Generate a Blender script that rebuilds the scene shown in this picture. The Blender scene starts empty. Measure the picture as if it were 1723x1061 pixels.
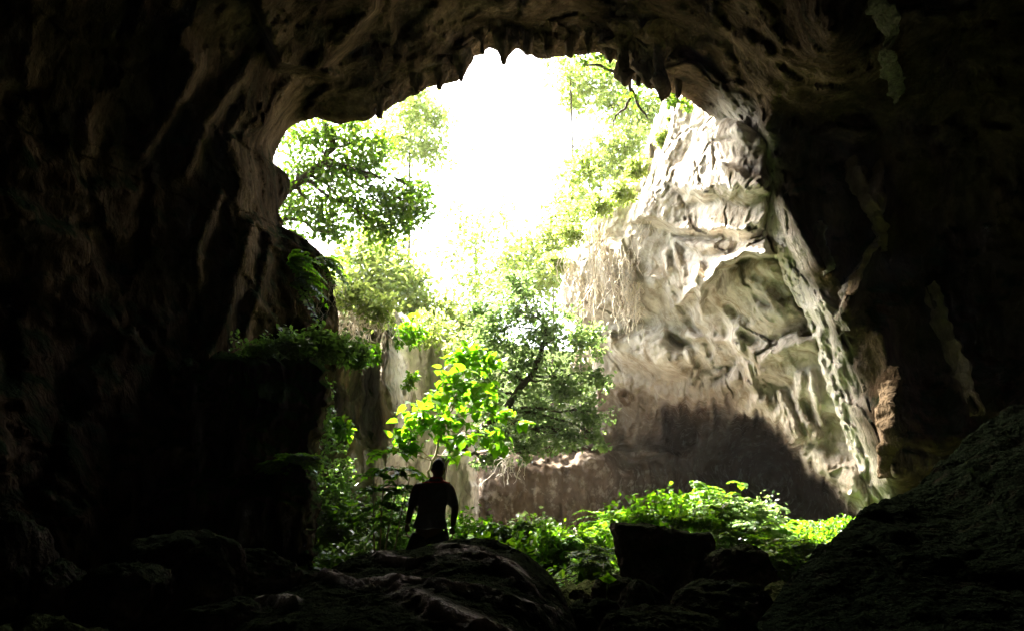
import bpy, math, random
import numpy as np
from mathutils import Vector, Matrix
R = math.radians
sc = bpy.context.scene
COL = sc.collection

# ------------------------------------------------------------------ camera
F = 1436.0; CX, CY = 861.5, 530.5; PITCH = R(14)
CAM = np.array([0.0, 0.0, 1.6])
cp, sp_ = math.cos(PITCH), math.sin(PITCH)
def at(px, py, Y):
    """world point that stands Y metres in front of the viewer on the ray of a photo point"""
    px = np.asarray(px, float); py = np.asarray(py, float); Y = np.asarray(Y, float)
    a = (px - CX) / F; b = -(py - CY) / F
    dx = a; dy = cp - b * sp_; dz = sp_ + b * cp
    k = Y / dy
    return np.stack(np.broadcast_arrays(dx * k, Y, 1.6 + dz * k), -1)
def proj(P):
    d = P - CAM
    f = d[..., 1] * cp + d[..., 2] * sp_; u = -d[..., 1] * sp_ + d[..., 2] * cp
    f = np.where(np.abs(f) < 1e-3, 1e-3, f)
    return CX + F * d[..., 0] / f, CY - F * u / f, f
cam = bpy.data.objects.new('camera', bpy.data.cameras.new('camera')); COL.objects.link(cam)
cam.data.sensor_width = 36; cam.data.lens = 36 * F / 1723; cam.data.clip_end = 600; cam.data.clip_start = 0.05
cam.location = CAM; cam.rotation_euler = (R(90) + PITCH, 0, 0); sc.camera = cam

# ------------------------------------------------------------------ noise
_rs = np.random.RandomState(7)
_perm = np.concatenate([_rs.permutation(256)] * 3)
_g = _rs.normal(size=(256, 3)); _g /= np.linalg.norm(_g, axis=1)[:, None]
def pn(P, seed=0):
    P = P + seed * np.array([17.13, 5.71, 9.37])
    i = np.floor(P).astype(int); f = P - i; i &= 255
    u = f * f * f * (f * (f * 6 - 15) + 10)
    out = 0
    for dx in (0, 1):
        wx = u[..., 0] if dx else 1 - u[..., 0]
        for dy in (0, 1):
            wy = u[..., 1] if dy else 1 - u[..., 1]
            for dz in (0, 1):
                wz = u[..., 2] if dz else 1 - u[..., 2]
                h = _perm[_perm[_perm[(i[..., 0] + dx) & 255] + ((i[..., 1] + dy) & 255)] + ((i[..., 2] + dz) & 255)]
                g = _g[h]
                out = out + wx * wy * wz * (g[..., 0] * (f[..., 0] - dx) + g[..., 1] * (f[..., 1] - dy) + g[..., 2] * (f[..., 2] - dz))
    return out * 1.6
def fbm(P, o=4, seed=0, gain=.5, lac=2.03):
    s = 0; a = 1.0
    for k in range(o): s = s + a * pn(P, seed + k); P = P * lac; a *= gain
    return s
def ridged(P, o=4, seed=0, gain=.5, lac=2.1):
    s = 0; a = 1.0
    for k in range(o): s = s + a * (1 - 2 * np.abs(pn(P, seed + k))); P = P * lac; a *= gain
    return s
def billow(P, o=3, seed=0, gain=.5, lac=2.1):
    s = 0; a = 1.0
    for k in range(o): s = s + a * (2 * np.abs(pn(P, seed + k)) - .5); P = P * lac; a *= gain
    return s
def facets(P, size, seed, tilt=.35, off=.2, crack=.12, ew=.10):
    q = P / size; c = np.floor(q).astype(int); f1 = np.full(P.shape[:-1], 9e9); f2 = f1.copy(); val = np.zeros(P.shape[:-1])
    for dx in (-1, 0, 1):
        for dy in (-1, 0, 1):
            for dz in (-1, 0, 1):
                n = c + np.array([dx, dy, dz]); m = n & 255
                h = _perm[_perm[_perm[m[..., 0]] + m[..., 1]] + (m[..., 2] + seed * 7) % 256]
                h2 = _perm[h + 57]; s_ = n + .5 + .42 * _g[h]; d = q - s_; r = np.sqrt((d ** 2).sum(-1))
                vv = (d * _g[h2]).sum(-1) * tilt * 2 + _g[(h2 + 91) & 255][..., 0] * off
                nw = r < f1; f2 = np.where(nw, f1, np.minimum(f2, r)); val = np.where(nw, vv, val); f1 = np.where(nw, r, f1)
    e = sstep(0, ew, f2 - f1)
    return (val * (.35 + .65 * e) - crack * (1 - e)) * size
def sstep(a, b, x):
    t = np.clip((x - a) / (b - a), 0, 1); return t * t * (3 - 2 * t)

# ------------------------------------------------------------------ 2-D shape helpers for relief
def seg_dist(px, py, pts, closed=False):
    d = np.full(px.shape, 1e9); n = len(pts)
    for k in range(n if closed else n - 1):
        x0, y0 = pts[k]; x1, y1 = pts[(k + 1) % n]
        vx, vy = x1 - x0, y1 - y0; L = vx * vx + vy * vy + 1e-9
        t = np.clip(((px - x0) * vx + (py - y0) * vy) / L, 0, 1)
        d = np.minimum(d, np.hypot(px - x0 - t * vx, py - y0 - t * vy))
    return d
def inside(px, py, pts):
    c = np.zeros(px.shape, bool); n = len(pts)
    for k in range(n):
        x0, y0 = pts[k]; x1, y1 = pts[(k + 1) % n]
        if y0 == y1: continue
        m = (y0 > py) != (y1 > py)
        c ^= m & (px < (x1 - x0) * (py - y0) / (y1 - y0) + x0)
    return c
def sdist(px, py, pts):
    d = seg_dist(px, py, pts, True); return np.where(inside(px, py, pts), d, -d)
def lump(px, py, pts, w):
    """1 inside an outline, rounding off over w at its border"""
    return sstep(-w * .3, w, sdist(px, py, pts))
def crest(px, py, pts, w):
    return np.exp(-(seg_dist(px, py, pts) / w) ** 2)
def rbf(ctrl_x, ctrl_v, lin=True):
    X = np.asarray(ctrl_x, float); v = np.asarray(ctrl_v, float); n, d = X.shape
    D = np.linalg.norm(X[:, None] - X[None], axis=-1)
    A = np.zeros((n + d + 1, n + d + 1)); A[:n, :n] = D - 1e-3 * np.eye(n)
    Pm = np.concatenate([np.ones((n, 1)), X if lin else X * 0], 1); A[:n, n:] = Pm; A[n:, :n] = Pm.T
    if not lin:
        A = A[:n + 1, :n + 1]
    b = np.concatenate([v, np.zeros(A.shape[0] - n)]); w = np.linalg.solve(A, b)
    def f(Q):
        sh = Q.shape[:-1]; Q = Q.reshape(-1, d); out = np.empty(len(Q))
        for s in range(0, len(Q), 40000):
            q = Q[s:s + 40000]
            o = np.linalg.norm(q[:, None] - X[None], axis=-1) @ w[:n] + w[n]
            if lin: o = o + q @ w[n + 1:]
            out[s:s + 40000] = o
        return out.reshape(sh)
    return f

# ------------------------------------------------------------------ mesh helpers
def link(name, me, mat=None, parent=None, loc=None, smooth=True):
    o = bpy.data.objects.new(name, me); COL.objects.link(o)
    if mat: me.materials.append(mat)
    if smooth: me.polygons.foreach_set('use_smooth', np.ones(len(me.polygons), bool))
    if parent: o.parent = parent
    if loc is not None: o.location = loc
    return o
def mk(name, V, Fc, mat=None, parent=None, origin=None, smooth=True):
    V = np.asarray(V, np.float32).reshape(-1, 3)
    if origin is not None: V = V - np.asarray(origin, np.float32)
    Fs = Fc if isinstance(Fc, list) else [Fc]
    Fs = [np.asarray(f, np.int32) for f in Fs if len(f)]
    me = bpy.data.meshes.new(name); me.vertices.add(len(V)); me.vertices.foreach_set('co', V.ravel())
    nl = sum(f.size for f in Fs); npol = sum(len(f) for f in Fs)
    me.loops.add(nl); me.loops.foreach_set('vertex_index', np.concatenate([f.ravel() for f in Fs]))
    me.polygons.add(npol)
    tot = np.concatenate([np.full(len(f), f.shape[1], np.int32) for f in Fs])
    me.polygons.foreach_set('loop_start', np.concatenate([[0], np.cumsum(tot)[:-1]]).astype(np.int32))
    me.polygons.foreach_set('loop_total', tot)
    me.update(calc_edges=True); me.validate()
    return link(name, me, mat, parent, origin, smooth)
def grid_faces(r, c, wrap=False):
    i = np.arange(r - 1)[:, None]; j = np.arange(c if wrap else c - 1)[None]
    j2 = (j + 1) % c
    return np.stack(np.broadcast_arrays(i * c + j, i * c + j2, (i + 1) * c + j2, (i + 1) * c + j), -1).reshape(-1, 4)
def gmesh(name, V, mat, wrap=False, **k):
    return mk(name, V.reshape(-1, 3), grid_faces(V.shape[0], V.shape[1], wrap), mat, **k)
def tag(o, label=None, cat=None, group=None, kind=None):
    if label: o['label'] = label
    if cat: o['category'] = cat
    if group: o['group'] = group
    if kind: o['kind'] = kind
    return o
def empty(name, loc, label, cat, group=None):
    o = bpy.data.objects.new(name, None); COL.objects.link(o); o.location = [float(v) for v in loc]
    return tag(o, label, cat, group)
class Tubes:
    def __init__(s): s.V = []; s.F = []; s.n = 0
    def add(s, pts, rad, sides=6):
        pts = np.asarray(pts, float); n = len(pts); rad = np.broadcast_to(np.asarray(rad, float), (n,))
        t = np.gradient(pts, axis=0); t /= np.linalg.norm(t, axis=1)[:, None] + 1e-9
        a = np.array([0.31, 0.17, 0.93]) if abs(t[:, 2]).mean() < .8 else np.array([.95, .2, .1])
        u = np.cross(t, a); u /= np.linalg.norm(u, axis=1)[:, None] + 1e-9; w = np.cross(t, u)
        ang = np.arange(sides) * 2 * math.pi / sides
        V = pts[:, None] + rad[:, None, None] * (np.cos(ang)[None, :, None] * u[:, None] + np.sin(ang)[None, :, None] * w[:, None])
        s.V.append(V.reshape(-1, 3)); s.F.append(grid_faces(n, sides, True) + s.n); s.n += n * sides
    def build(s, name, mat, parent=None, origin=None):
        return mk(name, np.concatenate(s.V), np.concatenate(s.F), mat, parent, origin)
LEAF = np.array([[0, 0, 0], [.34, .3, .10], [.27, .72, .06], [0, 1, -.10], [-.27, .72, .06], [-.34, .3, .10]])
LEAF_F = np.array([[0, 1, 2, 3], [0, 3, 4, 5]])
BIG = np.array([[0, 0, 0], [.30, -.08, .06], [.48, .18, .12], [.42, .55, .10], [.2, .82, 0], [0, 1.08, -.16],
                [-.2, .82, 0], [-.42, .55, .10], [-.48, .18, .12], [-.30, -.08, .06], [0, .35, -.01], [0, .7, -.03]])
BIG_F = np.array([[0, 1, 2, 10], [10, 2, 3, 11], [11, 3, 4, 5], [0, 10, 8, 9], [10, 11, 7, 8], [11, 5, 6, 7]])
class Leaves:
    def __init__(s, seed=1): s.P = []; s.D = []; s.N = []; s.S = []; s.rng = np.random.RandomState(seed)
    def add(s, P, D, N, S):
        P = np.atleast_2d(P); n = len(P)
        s.P.append(P); s.D.append(np.broadcast_to(D, (n, 3))); s.N.append(np.broadcast_to(N, (n, 3))); s.S.append(np.broadcast_to(S, (n,)))
    def build(s, name, mat, parent=None, origin=None, tpl=LEAF, tf=LEAF_F, wide=1.0):
        P = np.concatenate(s.P); D = np.concatenate(s.D).astype(float); N = np.concatenate(s.N).astype(float); S = np.concatenate(s.S)
        D = D / (np.linalg.norm(D, axis=1)[:, None] + 1e-9)
        X = np.cross(D, N); X /= np.linalg.norm(X, axis=1)[:, None] + 1e-9; Z = np.cross(X, D)
        T = tpl
        V = P[:, None] + S[:, None, None] * (T[None, :, 0, None] * X[:, None] * wide + T[None, :, 1, None] * D[:, None] + T[None, :, 2, None] * Z[:, None])
        Fc = (tf[None] + (np.arange(len(P)) * len(T))[:, None, None]).reshape(-1, tf.shape[1])
        return mk(name, V.reshape(-1, 3), Fc, mat, parent, origin, smooth=False)
    def scatter(s, C, rad, n, size, up=.5, sub=.28):
        """n leaves in sub-clumps through a ball (rad may be 3 numbers)"""
        g = s.rng; k = max(1, n // 14); rad = np.broadcast_to(np.asarray(rad, float), (3,))
        d = g.normal(size=(k, 3)); d /= np.linalg.norm(d, axis=1)[:, None]
        c = np.asarray(C) + d * rad * (g.rand(k, 1) ** .45)
        i = g.randint(0, k, n)
        P = c[i] + g.normal(size=(n, 3)) * sub * rad.mean() * np.array([1, 1, .6])
        D = g.normal(size=(n, 3)) + (P - np.asarray(C)) / rad.mean() * .6; D[:, 2] -= .25
        N = g.normal(size=(n, 3)) * .6 + np.array([0, 0, up * 2])
        s.add(P, D, N, size * (.6 + .8 * g.rand(n)))
        return c
def wig(a, b, n, amp, rng, sag=0):
    t = np.linspace(0, 1, n)[:, None]; a = np.asarray(a, float); b = np.asarray(b, float)
    p = a + (b - a) * t; o = np.cumsum(rng.normal(size=(n, 3)), 0); o = o - o[0] - (o[-1] - o[0]) * t
    p = p + o * amp; p[:, 2] -= sag * (4 * t * (1 - t))[:, 0]
    return p

# ------------------------------------------------------------------ materials
def nt(name):
    m = bpy.data.materials.new(name); m.use_nodes = True; t = m.node_tree; t.nodes.clear()
    return m, t, t.nodes.new('ShaderNodeOutputMaterial')
def N(t, typ, **k):
    n = t.nodes.new(typ)
    for a, v in k.items():
        if a in ('operation', 'blend_type', 'data_type', 'noise_dimensions', 'feature', 'distance', 'wave_type'): setattr(n, a, v)
        else: n.inputs[a.replace('_', ' ')].default_value = v
    return n
def ramp(t, src, stops):
    r = t.nodes.new('ShaderNodeValToRGB'); e = r.color_ramp.elements
    e[0].position, e[0].color = stops[0][0], (*stops[0][1], 1); e[1].position, e[1].color = stops[-1][0], (*stops[-1][1], 1)
    for p, c in stops[1:-1]:
        x = e.new(p); x.color = (*c, 1)
    t.links.new(src, r.inputs[0]); return r.outputs[0]
def mixc(t, f, a, b, mode='MIX'):
    m = t.nodes.new('ShaderNodeMix'); m.data_type = 'RGBA'; m.blend_type = mode
    if isinstance(f, float): m.inputs[0].default_value = f
    else: t.links.new(f, m.inputs[0])
    for s, i in ((a, 6), (b, 7)):
        if isinstance(s, tuple): m.inputs[i].default_value = (*s, 1)
        else: t.links.new(s, m.inputs[i])
    return m.outputs[2]
def rock(name, dark, mid, pale, stain, scale=1.0, stretch=.4, moss=None, moss_amt=.5, bump=.6, rough=.85, pale_pos=.62, lit_shade_col=None, cracks=False):
    m, t, out = nt(name); L = t.links
    tc = t.nodes.new('ShaderNodeTexCoord'); mp = t.nodes.new('ShaderNodeMapping'); L.new(tc.outputs['Object'], mp.inputs[0])
    mp.inputs['Scale'].default_value = (scale, scale, scale * stretch)
    n1 = N(t, 'ShaderNodeTexNoise', Scale=.55, Detail=9.0, Roughness=.62); L.new(mp.outputs[0], n1.inputs['Vector'])
    n2 = N(t, 'ShaderNodeTexNoise', Scale=2.7, Detail=4.5, Roughness=.66); L.new(mp.outputs[0], n2.inputs['Vector'])
    mp2 = t.nodes.new('ShaderNodeMapping'); L.new(tc.outputs['Object'], mp2.inputs[0]); mp2.inputs['Scale'].default_value = (2.2 * scale, 2.2 * scale, .22 * scale)
    n3 = N(t, 'ShaderNodeTexNoise', Scale=1.0, Detail=7.0, Roughness=.6); L.new(mp2.outputs[0], n3.inputs['Vector'])
    c = ramp(t, n1.outputs[0], [(.32, dark), (.48, mid), (pale_pos, pale)])
    s = ramp(t, n3.outputs[0], [(.5, (0, 0, 0)), (.68, (.75, .75, .75))])
    c = mixc(t, s, c, stain)
    g = ramp(t, n2.outputs[0], [(.3, (.62, .60, .57)), (.55, (1, 1, 1)), (.8, (1.12, 1.1, 1.07))])
    c = mixc(t, 1.0, c, g, 'MULTIPLY')
    if moss:
        ge = t.nodes.new('ShaderNodeNewGeometry'); sx = t.nodes.new('ShaderNodeSeparateXYZ'); L.new(ge.outputs['Normal'], sx.inputs[0])
        a = N(t, 'ShaderNodeMath', operation='MULTIPLY_ADD'); L.new(sx.outputs[2], a.inputs[0]); a.inputs[1].default_value = .35; 
        L.new(n2.outputs[0], a.inputs[2])
        f = ramp(t, a.outputs[0], [(.62 - .2 * moss_amt, (0, 0, 0)), (.80 - .2 * moss_amt, (1, 1, 1))])
        c = mixc(t, f, c, moss)
    if cracks:
        wv = mixc(t, .25, tc.outputs['Object'], n2.outputs['Color'], 'LINEAR_LIGHT'); vo = N(t, 'ShaderNodeTexVoronoi', feature='DISTANCE_TO_EDGE', Scale=.55); L.new(wv, vo.inputs['Vector'])
        cr = ramp(t, vo.outputs[0], [(0, (.35, .30, .24)), (.012, (1, 1, 1))]); c = mixc(t, .45, c, cr, 'MULTIPLY')
        n6 = N(t, 'ShaderNodeTexNoise', Scale=1.3, Detail=5.0, Roughness=.7); L.new(mp.outputs[0], n6.inputs['Vector']); c = mixc(t, .9, c, ramp(t, n6.outputs[0], [(.35, (.55, .48, .38)), (.5, (1, 1, 1)), (.7, (1.1, 1.08, 1.05))]), 'MULTIPLY')
    if lit_shade_col:
        at_ = t.nodes.new('ShaderNodeAttribute'); at_.attribute_name = 'lit_shade_streak'; fm = N(t, 'ShaderNodeMath', operation='MULTIPLY'); L.new(at_.outputs['Fac'], fm.inputs[0]); L.new(ramp(t, n2.outputs[0], [(.35, (.45, .45, .45)), (.48, (1, 1, 1))]), fm.inputs[1]); c = mixc(t, fm.outputs[0], c, lit_shade_col)  # mask mixes painted light, shade and streak tones into the rock colour
    b = N(t, 'ShaderNodeBsdfPrincipled', Roughness=rough); L.new(c, b.inputs['Base Color']); b.inputs['Specular IOR Level'].default_value = .0
    v = N(t, 'ShaderNodeTexVoronoi', Scale=5.0); L.new(mp.outputs[0], v.inputs['Vector'])
    n4 = N(t, 'ShaderNodeTexNoise', Scale=6.0, Detail=3.0, Roughness=.6); L.new(mp.outputs[0], n4.inputs['Vector'])
    ad = N(t, 'ShaderNodeMath', operation='MULTIPLY_ADD'); L.new(v.outputs[0], ad.inputs[0]); ad.inputs[1].default_value = .25; L.new(n4.outputs[0], ad.inputs[2])
    ad2 = N(t, 'ShaderNodeMath', operation='ADD'); L.new(ad.outputs[0], ad2.inputs[0]); L.new(n2.outputs[0], ad2.inputs[1])
    bp = N(t, 'ShaderNodeBump', Strength=bump, Distance=.12); L.new(ad2.outputs[0], bp.inputs['Height']); L.new(bp.outputs[0], b.inputs['Normal'])
    L.new(b.outputs[0], out.inputs[0]); return m
def leafm(name, a, b, trans, tf=.5, rough=.4, spec=.4):
    m, t, out = nt(name); L = t.links
    g = t.nodes.new('ShaderNodeNewGeometry')
    c = ramp(t, g.outputs['Random Per Island'], [(0, a), (1, b)])
    k = mixc(t, 1.0, c, trans, 'MULTIPLY')
    p = N(t, 'ShaderNodeBsdfPrincipled', Roughness=rough); p.inputs['Specular IOR Level'].default_value = spec; L.new(c, p.inputs['Base Color'])
    tr = t.nodes.new('ShaderNodeBsdfTranslucent'); L.new(k, tr.inputs[0])
    mx = t.nodes.new('ShaderNodeMixShader'); mx.inputs[0].default_value = tf
    L.new(p.outputs[0], mx.inputs[1]); L.new(tr.outputs[0], mx.inputs[2]); L.new(mx.outputs[0], out.inputs[0]); return m
def plain(name, col, rough=.8, var=.3, scale=6.0, spec=.3):
    m, t, out = nt(name); L = t.links
    tc = t.nodes.new('ShaderNodeTexCoord'); n = N(t, 'ShaderNodeTexNoise', Scale=scale, Detail=6.0); L.new(tc.outputs['Object'], n.inputs['Vector'])
    c = ramp(t, n.outputs[0], [(.3, tuple(v * (1 - var) for v in col)), (.7, tuple(v * (1 + var) for v in col))])
    b = N(t, 'ShaderNodeBsdfPrincipled', Roughness=rough); b.inputs['Specular IOR Level'].default_value = spec; L.new(c, b.inputs['Base Color'])
    bp = N(t, 'ShaderNodeBump', Strength=.4, Distance=.02); L.new(n.outputs[0], bp.inputs['Height']); L.new(bp.outputs[0], b.inputs['Normal'])
    L.new(b.outputs[0], out.inputs[0]); return m
M_cave = rock('cave_rock', (.018, .012, .0075), (.052, .036, .022), (.125, .088, .056), (.015, .015, .010), 1.0, .45, bump=1.0, moss=(.012, .018, .008), moss_amt=.1, lit_shade_col=(.74, .69, .60))
M_ledge = rock('ledge_rock', (.016, .012, .009), (.040, .030, .021), (.09, .068, .048), (.015, .017, .010), 1.0, .45, bump=.9, moss=(.02, .035, .010), moss_amt=.3)
M_cliff = rock('pale_limestone', (.34, .305, .25), (.52, .48, .41), (.66, .625, .56), (.41, .355, .285), .9, .9, bump=.5, pale_pos=.6, lit_shade_col=(.095, .066, .044), cracks=True)
M_alcove = rock('brown_limestone', (.035, .025, .018), (.07, .050, .035), (.15, .115, .085), (.04, .034, .024), .8, .6, bump=.8)
M_left = rock('streaked_limestone', (.05, .042, .03), (.12, .10, .072), (.34, .30, .23), (.045, .040, .026), .9, .25, moss=(.05, .07, .025), moss_amt=.1, bump=.9, lit_shade_col=(.62, .58, .50))
M_bould = rock('boulder_rock', (.016, .013, .011), (.042, .034, .028), (.13, .105, .085), (.018, .017, .013), 1.8, .8, moss=(.022, .028, .014), moss_amt=.1, bump=.8, lit_shade_col=(.42, .36, .31))
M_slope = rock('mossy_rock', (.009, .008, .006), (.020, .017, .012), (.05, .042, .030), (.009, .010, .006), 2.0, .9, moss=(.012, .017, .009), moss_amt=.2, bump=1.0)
M_ground = rock('soil_and_litter', (.03, .025, .018), (.07, .055, .035), (.13, .10, .07), (.05, .042, .03), 1.6, 1.0, moss=(.045, .055, .02), moss_amt=.25, bump=1.0)
M_hill = rock('hill_ground', (.06, .07, .03), (.12, .13, .05), (.25, .22, .15), (.06, .1, .03), .6, 1, moss=(.06, .08, .025), moss_amt=.4)

# ------------------------------------------------------------------ world, sun
SUN_AZ, SUN_EL = -38.0, 53.0      # azimuth from straight ahead (+Y), minus = towards the left
S = Vector((math.sin(R(SUN_AZ)) * math.cos(R(SUN_EL)), math.cos(R(SUN_AZ)) * math.cos(R(SUN_EL)), math.sin(R(SUN_EL))))
w = bpy.data.worlds.new('World'); sc.world = w; w.use_nodes = True
bg = w.node_tree.nodes['Background']; sky = w.node_tree.nodes.new('ShaderNodeTexSky')
sky.sky_type = 'NISHITA'; sky.sun_disc = False; sky.sun_elevation = R(SUN_EL); sky.sun_rotation = R(SUN_AZ)
sky.air_density = 1.0; sky.dust_density = 4.0; sky.ozone_density = 1.0
wm = w.node_tree.nodes.new('ShaderNodeMix'); wm.data_type = 'RGBA'; wm.blend_type = 'MULTIPLY'; wm.inputs[0].default_value = 1; wm.inputs[7].default_value = (1, .955, .87, 1); w.node_tree.links.new(sky.outputs[0], wm.inputs[6]); w.node_tree.links.new(wm.outputs[2], bg.inputs[0]); bg.inputs[1].default_value = .15
sun = bpy.data.objects.new('sun', bpy.data.lights.new('sun', 'SUN')); COL.objects.link(sun)
sun.data.energy = 5; sun.data.angle = R(.5); sun.data.color = (1, .95, .87)
sun.rotation_euler = S.to_track_quat('Z', 'Y').to_euler(); sun.location = (0, 20, 60)
sc.view_settings.view_transform = 'Standard'; sc.view_settings.look = 'None'; sc.view_settings.gamma = 1
sc.view_settings.exposure = 3.85
cy = sc.cycles; cy.use_denoising = True
cy.max_bounces = 7; cy.diffuse_bounces = 5; cy.transmission_bounces = 6; cy.glossy_bounces = 2; cy.volume_bounces = 1; cy.transparent_max_bounces = 6
cy.sample_clamp_indirect = .7; cy.denoising_input_passes = 'RGB_ALBEDO_NORMAL'; cy.denoising_prefilter = 'ACCURATE'; cy.denoiser = 'OPENIMAGEDENOISE'; cy.use_adaptive_sampling = False

exec_parts = []
# ------------------------------------------------------------------ ground
def ground_z(x, y):
    z = np.interp(y, [-30, 3, 6, 10.2, 15, 22, 32, 40, 200], [-.6, -.1, .12, .70, .85, 1.25, 1.25, 1.35, 8])
    z = z + .04 * np.clip(x - 1, 0, 8) * sstep(2, 9, y) * (1 - sstep(26, 34, y))
    P = np.stack([x, y, 0 * x], -1)
    far = sstep(11, 16, y)
    return z + .22 * fbm(P * .45, 4, 3) + (.10 * (1 - far) + .06) * billow(P * 1.7, 3, 9)
def coords(a):
    out = [a[0][0]]
    for (s, step), (e, _) in zip(a[:-1], a[1:]):
        n = max(1, int(round((e - s) / step))); out += list(s + (e - s) * (np.arange(n) + 1) / n)
    return np.array(out)
gx = coords([(-200, 25), (-50, 3), (-14, .1), (16, 3), (52, 25), (202, 0)]); gy = coords([(-60, 6), (1, .09), (24, .35), (40, 3), (70, 20), (230, 0)])
GX, GY = np.meshgrid(gx, gy)
G = np.stack([GX, GY, ground_z(GX, GY)], -1)
tag(gmesh('ground', G, M_ground), 'dark rocky cave floor rising to the daylit sinkhole', None, None, 'structure')

# ------------------------------------------------------------------ cave shell
rim = [(535,1010,17),(533,930,17.5),(536,860,18),(532,790,18.5),(548,700,19),(560,640,19.5),(577,575,20),(566,520,20),(560,470,20),(545,432,20),(515,405,20),
       (478,385,20.3),(470,350,20.5),(484,300,20.5),(478,285,20.6),(455,268,20.6),(470,235,21),(486,210,21),(530,194,21.5),(575,200,21.5),(615,198,21.5),(650,180,21.5),
       (690,152,21.5),(722,138,21.5),(770,128,21.5),(786,108,21.5),(800,84,21.5),(826,74,21.5),(856,86,21.5),(875,76,21.5),(905,88,21.5),(925,90,21.5),(960,84,21.5),(1000,82,21.5),
       (1030,90,21.3),(1048,112,21),(1066,128,21),(1100,142,21),(1126,150,21),(1150,148,21.2),(1172,160,21.2),(1200,190,21.3),(1236,205,21.3),(1252,240,21.3),(1268,290,21.3),
       (1284,330,21.3),(1278,380,21.3),(1300,430,21.3),(1322,470,21.3),(1352,520,21.3),(1374,575,21.3),(1388,630,21.3),(1412,690,21.3),(1436,745,21.3),(1452,800,21.3),(1468,850,21.3),(1490,900,21),
       (1450,960,20),(1350,1010,18),(1150,1030,17),(900,1040,17),(700,1030,17)]
rim = np.array(rim, float)
def resample(pts, n, closed=True):
    p = np.vstack([pts, pts[:1]]) if closed else pts
    d = np.r_[0, np.cumsum(np.linalg.norm(np.diff(p[:, :2], axis=0), axis=1))]
    t = np.linspace(0, d[-1], n, endpoint=not closed)
    return np.stack([np.interp(t, d, p[:, k]) for k in range(p.shape[1])], 1)
NR = 1000
rr = resample(rim, NR)
up_mask = (rr[:, 1] < 950)
q = np.stack([rr[:, 0] / 34, rr[:, 1] / 34, 0 * rr[:, 0]], 1)
rr[:, 0] += up_mask * (6 * fbm(q, 4, 31)); rr[:, 1] += up_mask * (5 * fbm(q, 4, 37)) 
rimP = at(rr[:, 0], rr[:, 1], rr[:, 2])
def unit(v): return v / np.linalg.norm(v, axis=-1)[..., None]
u0 = unit(rimP - CAM)
ax = unit(at(960, 600, 20) - CAM)
ctrl_d, ctrl_r = [], []
def ctl(px, py, Y):
    v = at(px, py, Y) - CAM; r = np.linalg.norm(v); ctrl_d.append(v / r); ctrl_r.append(r)
for k in range(0, NR, 14): ctl(rr[k, 0], rr[k, 1], rr[k, 2])
for a in [(400,300,17.2),(420,420,17.6),(440,560,17.8),(470,700,17),(440,200,18.2),(300,120,15.5),(250,220,15.2),(280,450,15.4),(350,560,16),(350,750,15),(200,700,13.8),(100,100,13.6),(100,400,13.6),(100,700,12.6),(0,0,12.8),
          (0,500,12.6),(0,1000,10),(-400,500,10),(-400,0,10),(-300,1000,8.5),(520,130,19.5),(600,110,20),(700,70,20),(600,0,17.5),(450,0,16),(850,20,19.5),(850,0,19),(1050,0,18.5),(1050,40,19.5),(300,0,14.5),(850,-400,12.5),
          (300,-400,10.5),(1400,-400,9.5),(1160,80,19),(1250,60,17),(1250,140,18.5),(1400,60,13.5),(1500,200,17),(1500,50,15),(1723,300,18),(1723,0,15),(1723,600,18),(2200,500,12),(2000,900,10),(1600,450,19),(1560,650,19.5),(1560,800,19),(1650,800,18),
          (1480,400,19),(1400,250,19)]: ctl(*a)
for x, y in [(1260,215),(1275,270),(1300,340),(1310,400),(1340,450),(1365,500),(1395,560),(1412,620),(1440,690),(1462,740),(1480,800)]:
    ctl(x + 30, y - 4, 18.4); ctl(x + 75, y - 10, 18.6)
for d, r in [((0, -1, 0), 11), ((1, 0, .2), 7.5), ((-1, 0, .2), 7.5), ((0, 0, 1), 9.5), ((0, -.6, .8), 10), ((.7, -.7, .1), 9.5), ((-.7, -.7, .1), 9.5), ((0, 0, -1), 5), ((.8, 0, -.6), 6), ((-.8, 0, -.6), 6), ((0, -.7, -.7), 6)]:
    v = unit(np.array(d, float)); ctrl_d.append(v); ctrl_r.append(r)
fr = rbf(ctrl_d, ctrl_r)
th0 = np.arccos(np.clip(u0 @ ax, -1, 1)); NT_ = 175
tt = np.linspace(0, 1, NT_)
perp = unit(u0 - (u0 @ ax)[:, None] * ax)
steps = np.r_[np.linspace(0, R(2.2), 24)[:-1], np.linspace(R(2.2), R(26), 118)]
rows = []
for t in steps: rows.append(th0 + t)
last = rows[-1]
for s in np.linspace(0, 1, 36)[1:]: rows.append(last + (math.pi - .002 - last) * s)
TH = np.array(rows)
DR = np.cos(TH)[..., None] * ax + np.sin(TH)[..., None] * perp[None]
r = fr(DR)
zc = DR[..., 2]
rfl = np.where(zc < -.02, 2.9 / np.maximum(-zc, .02), 1e3)       # floor side of the shell stays under the ground
Pb = CAM + DR * r[..., None]
PX, PY, PF = proj(Pb)
edge = sstep(0, R(1.6), TH - th0[None])
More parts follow.
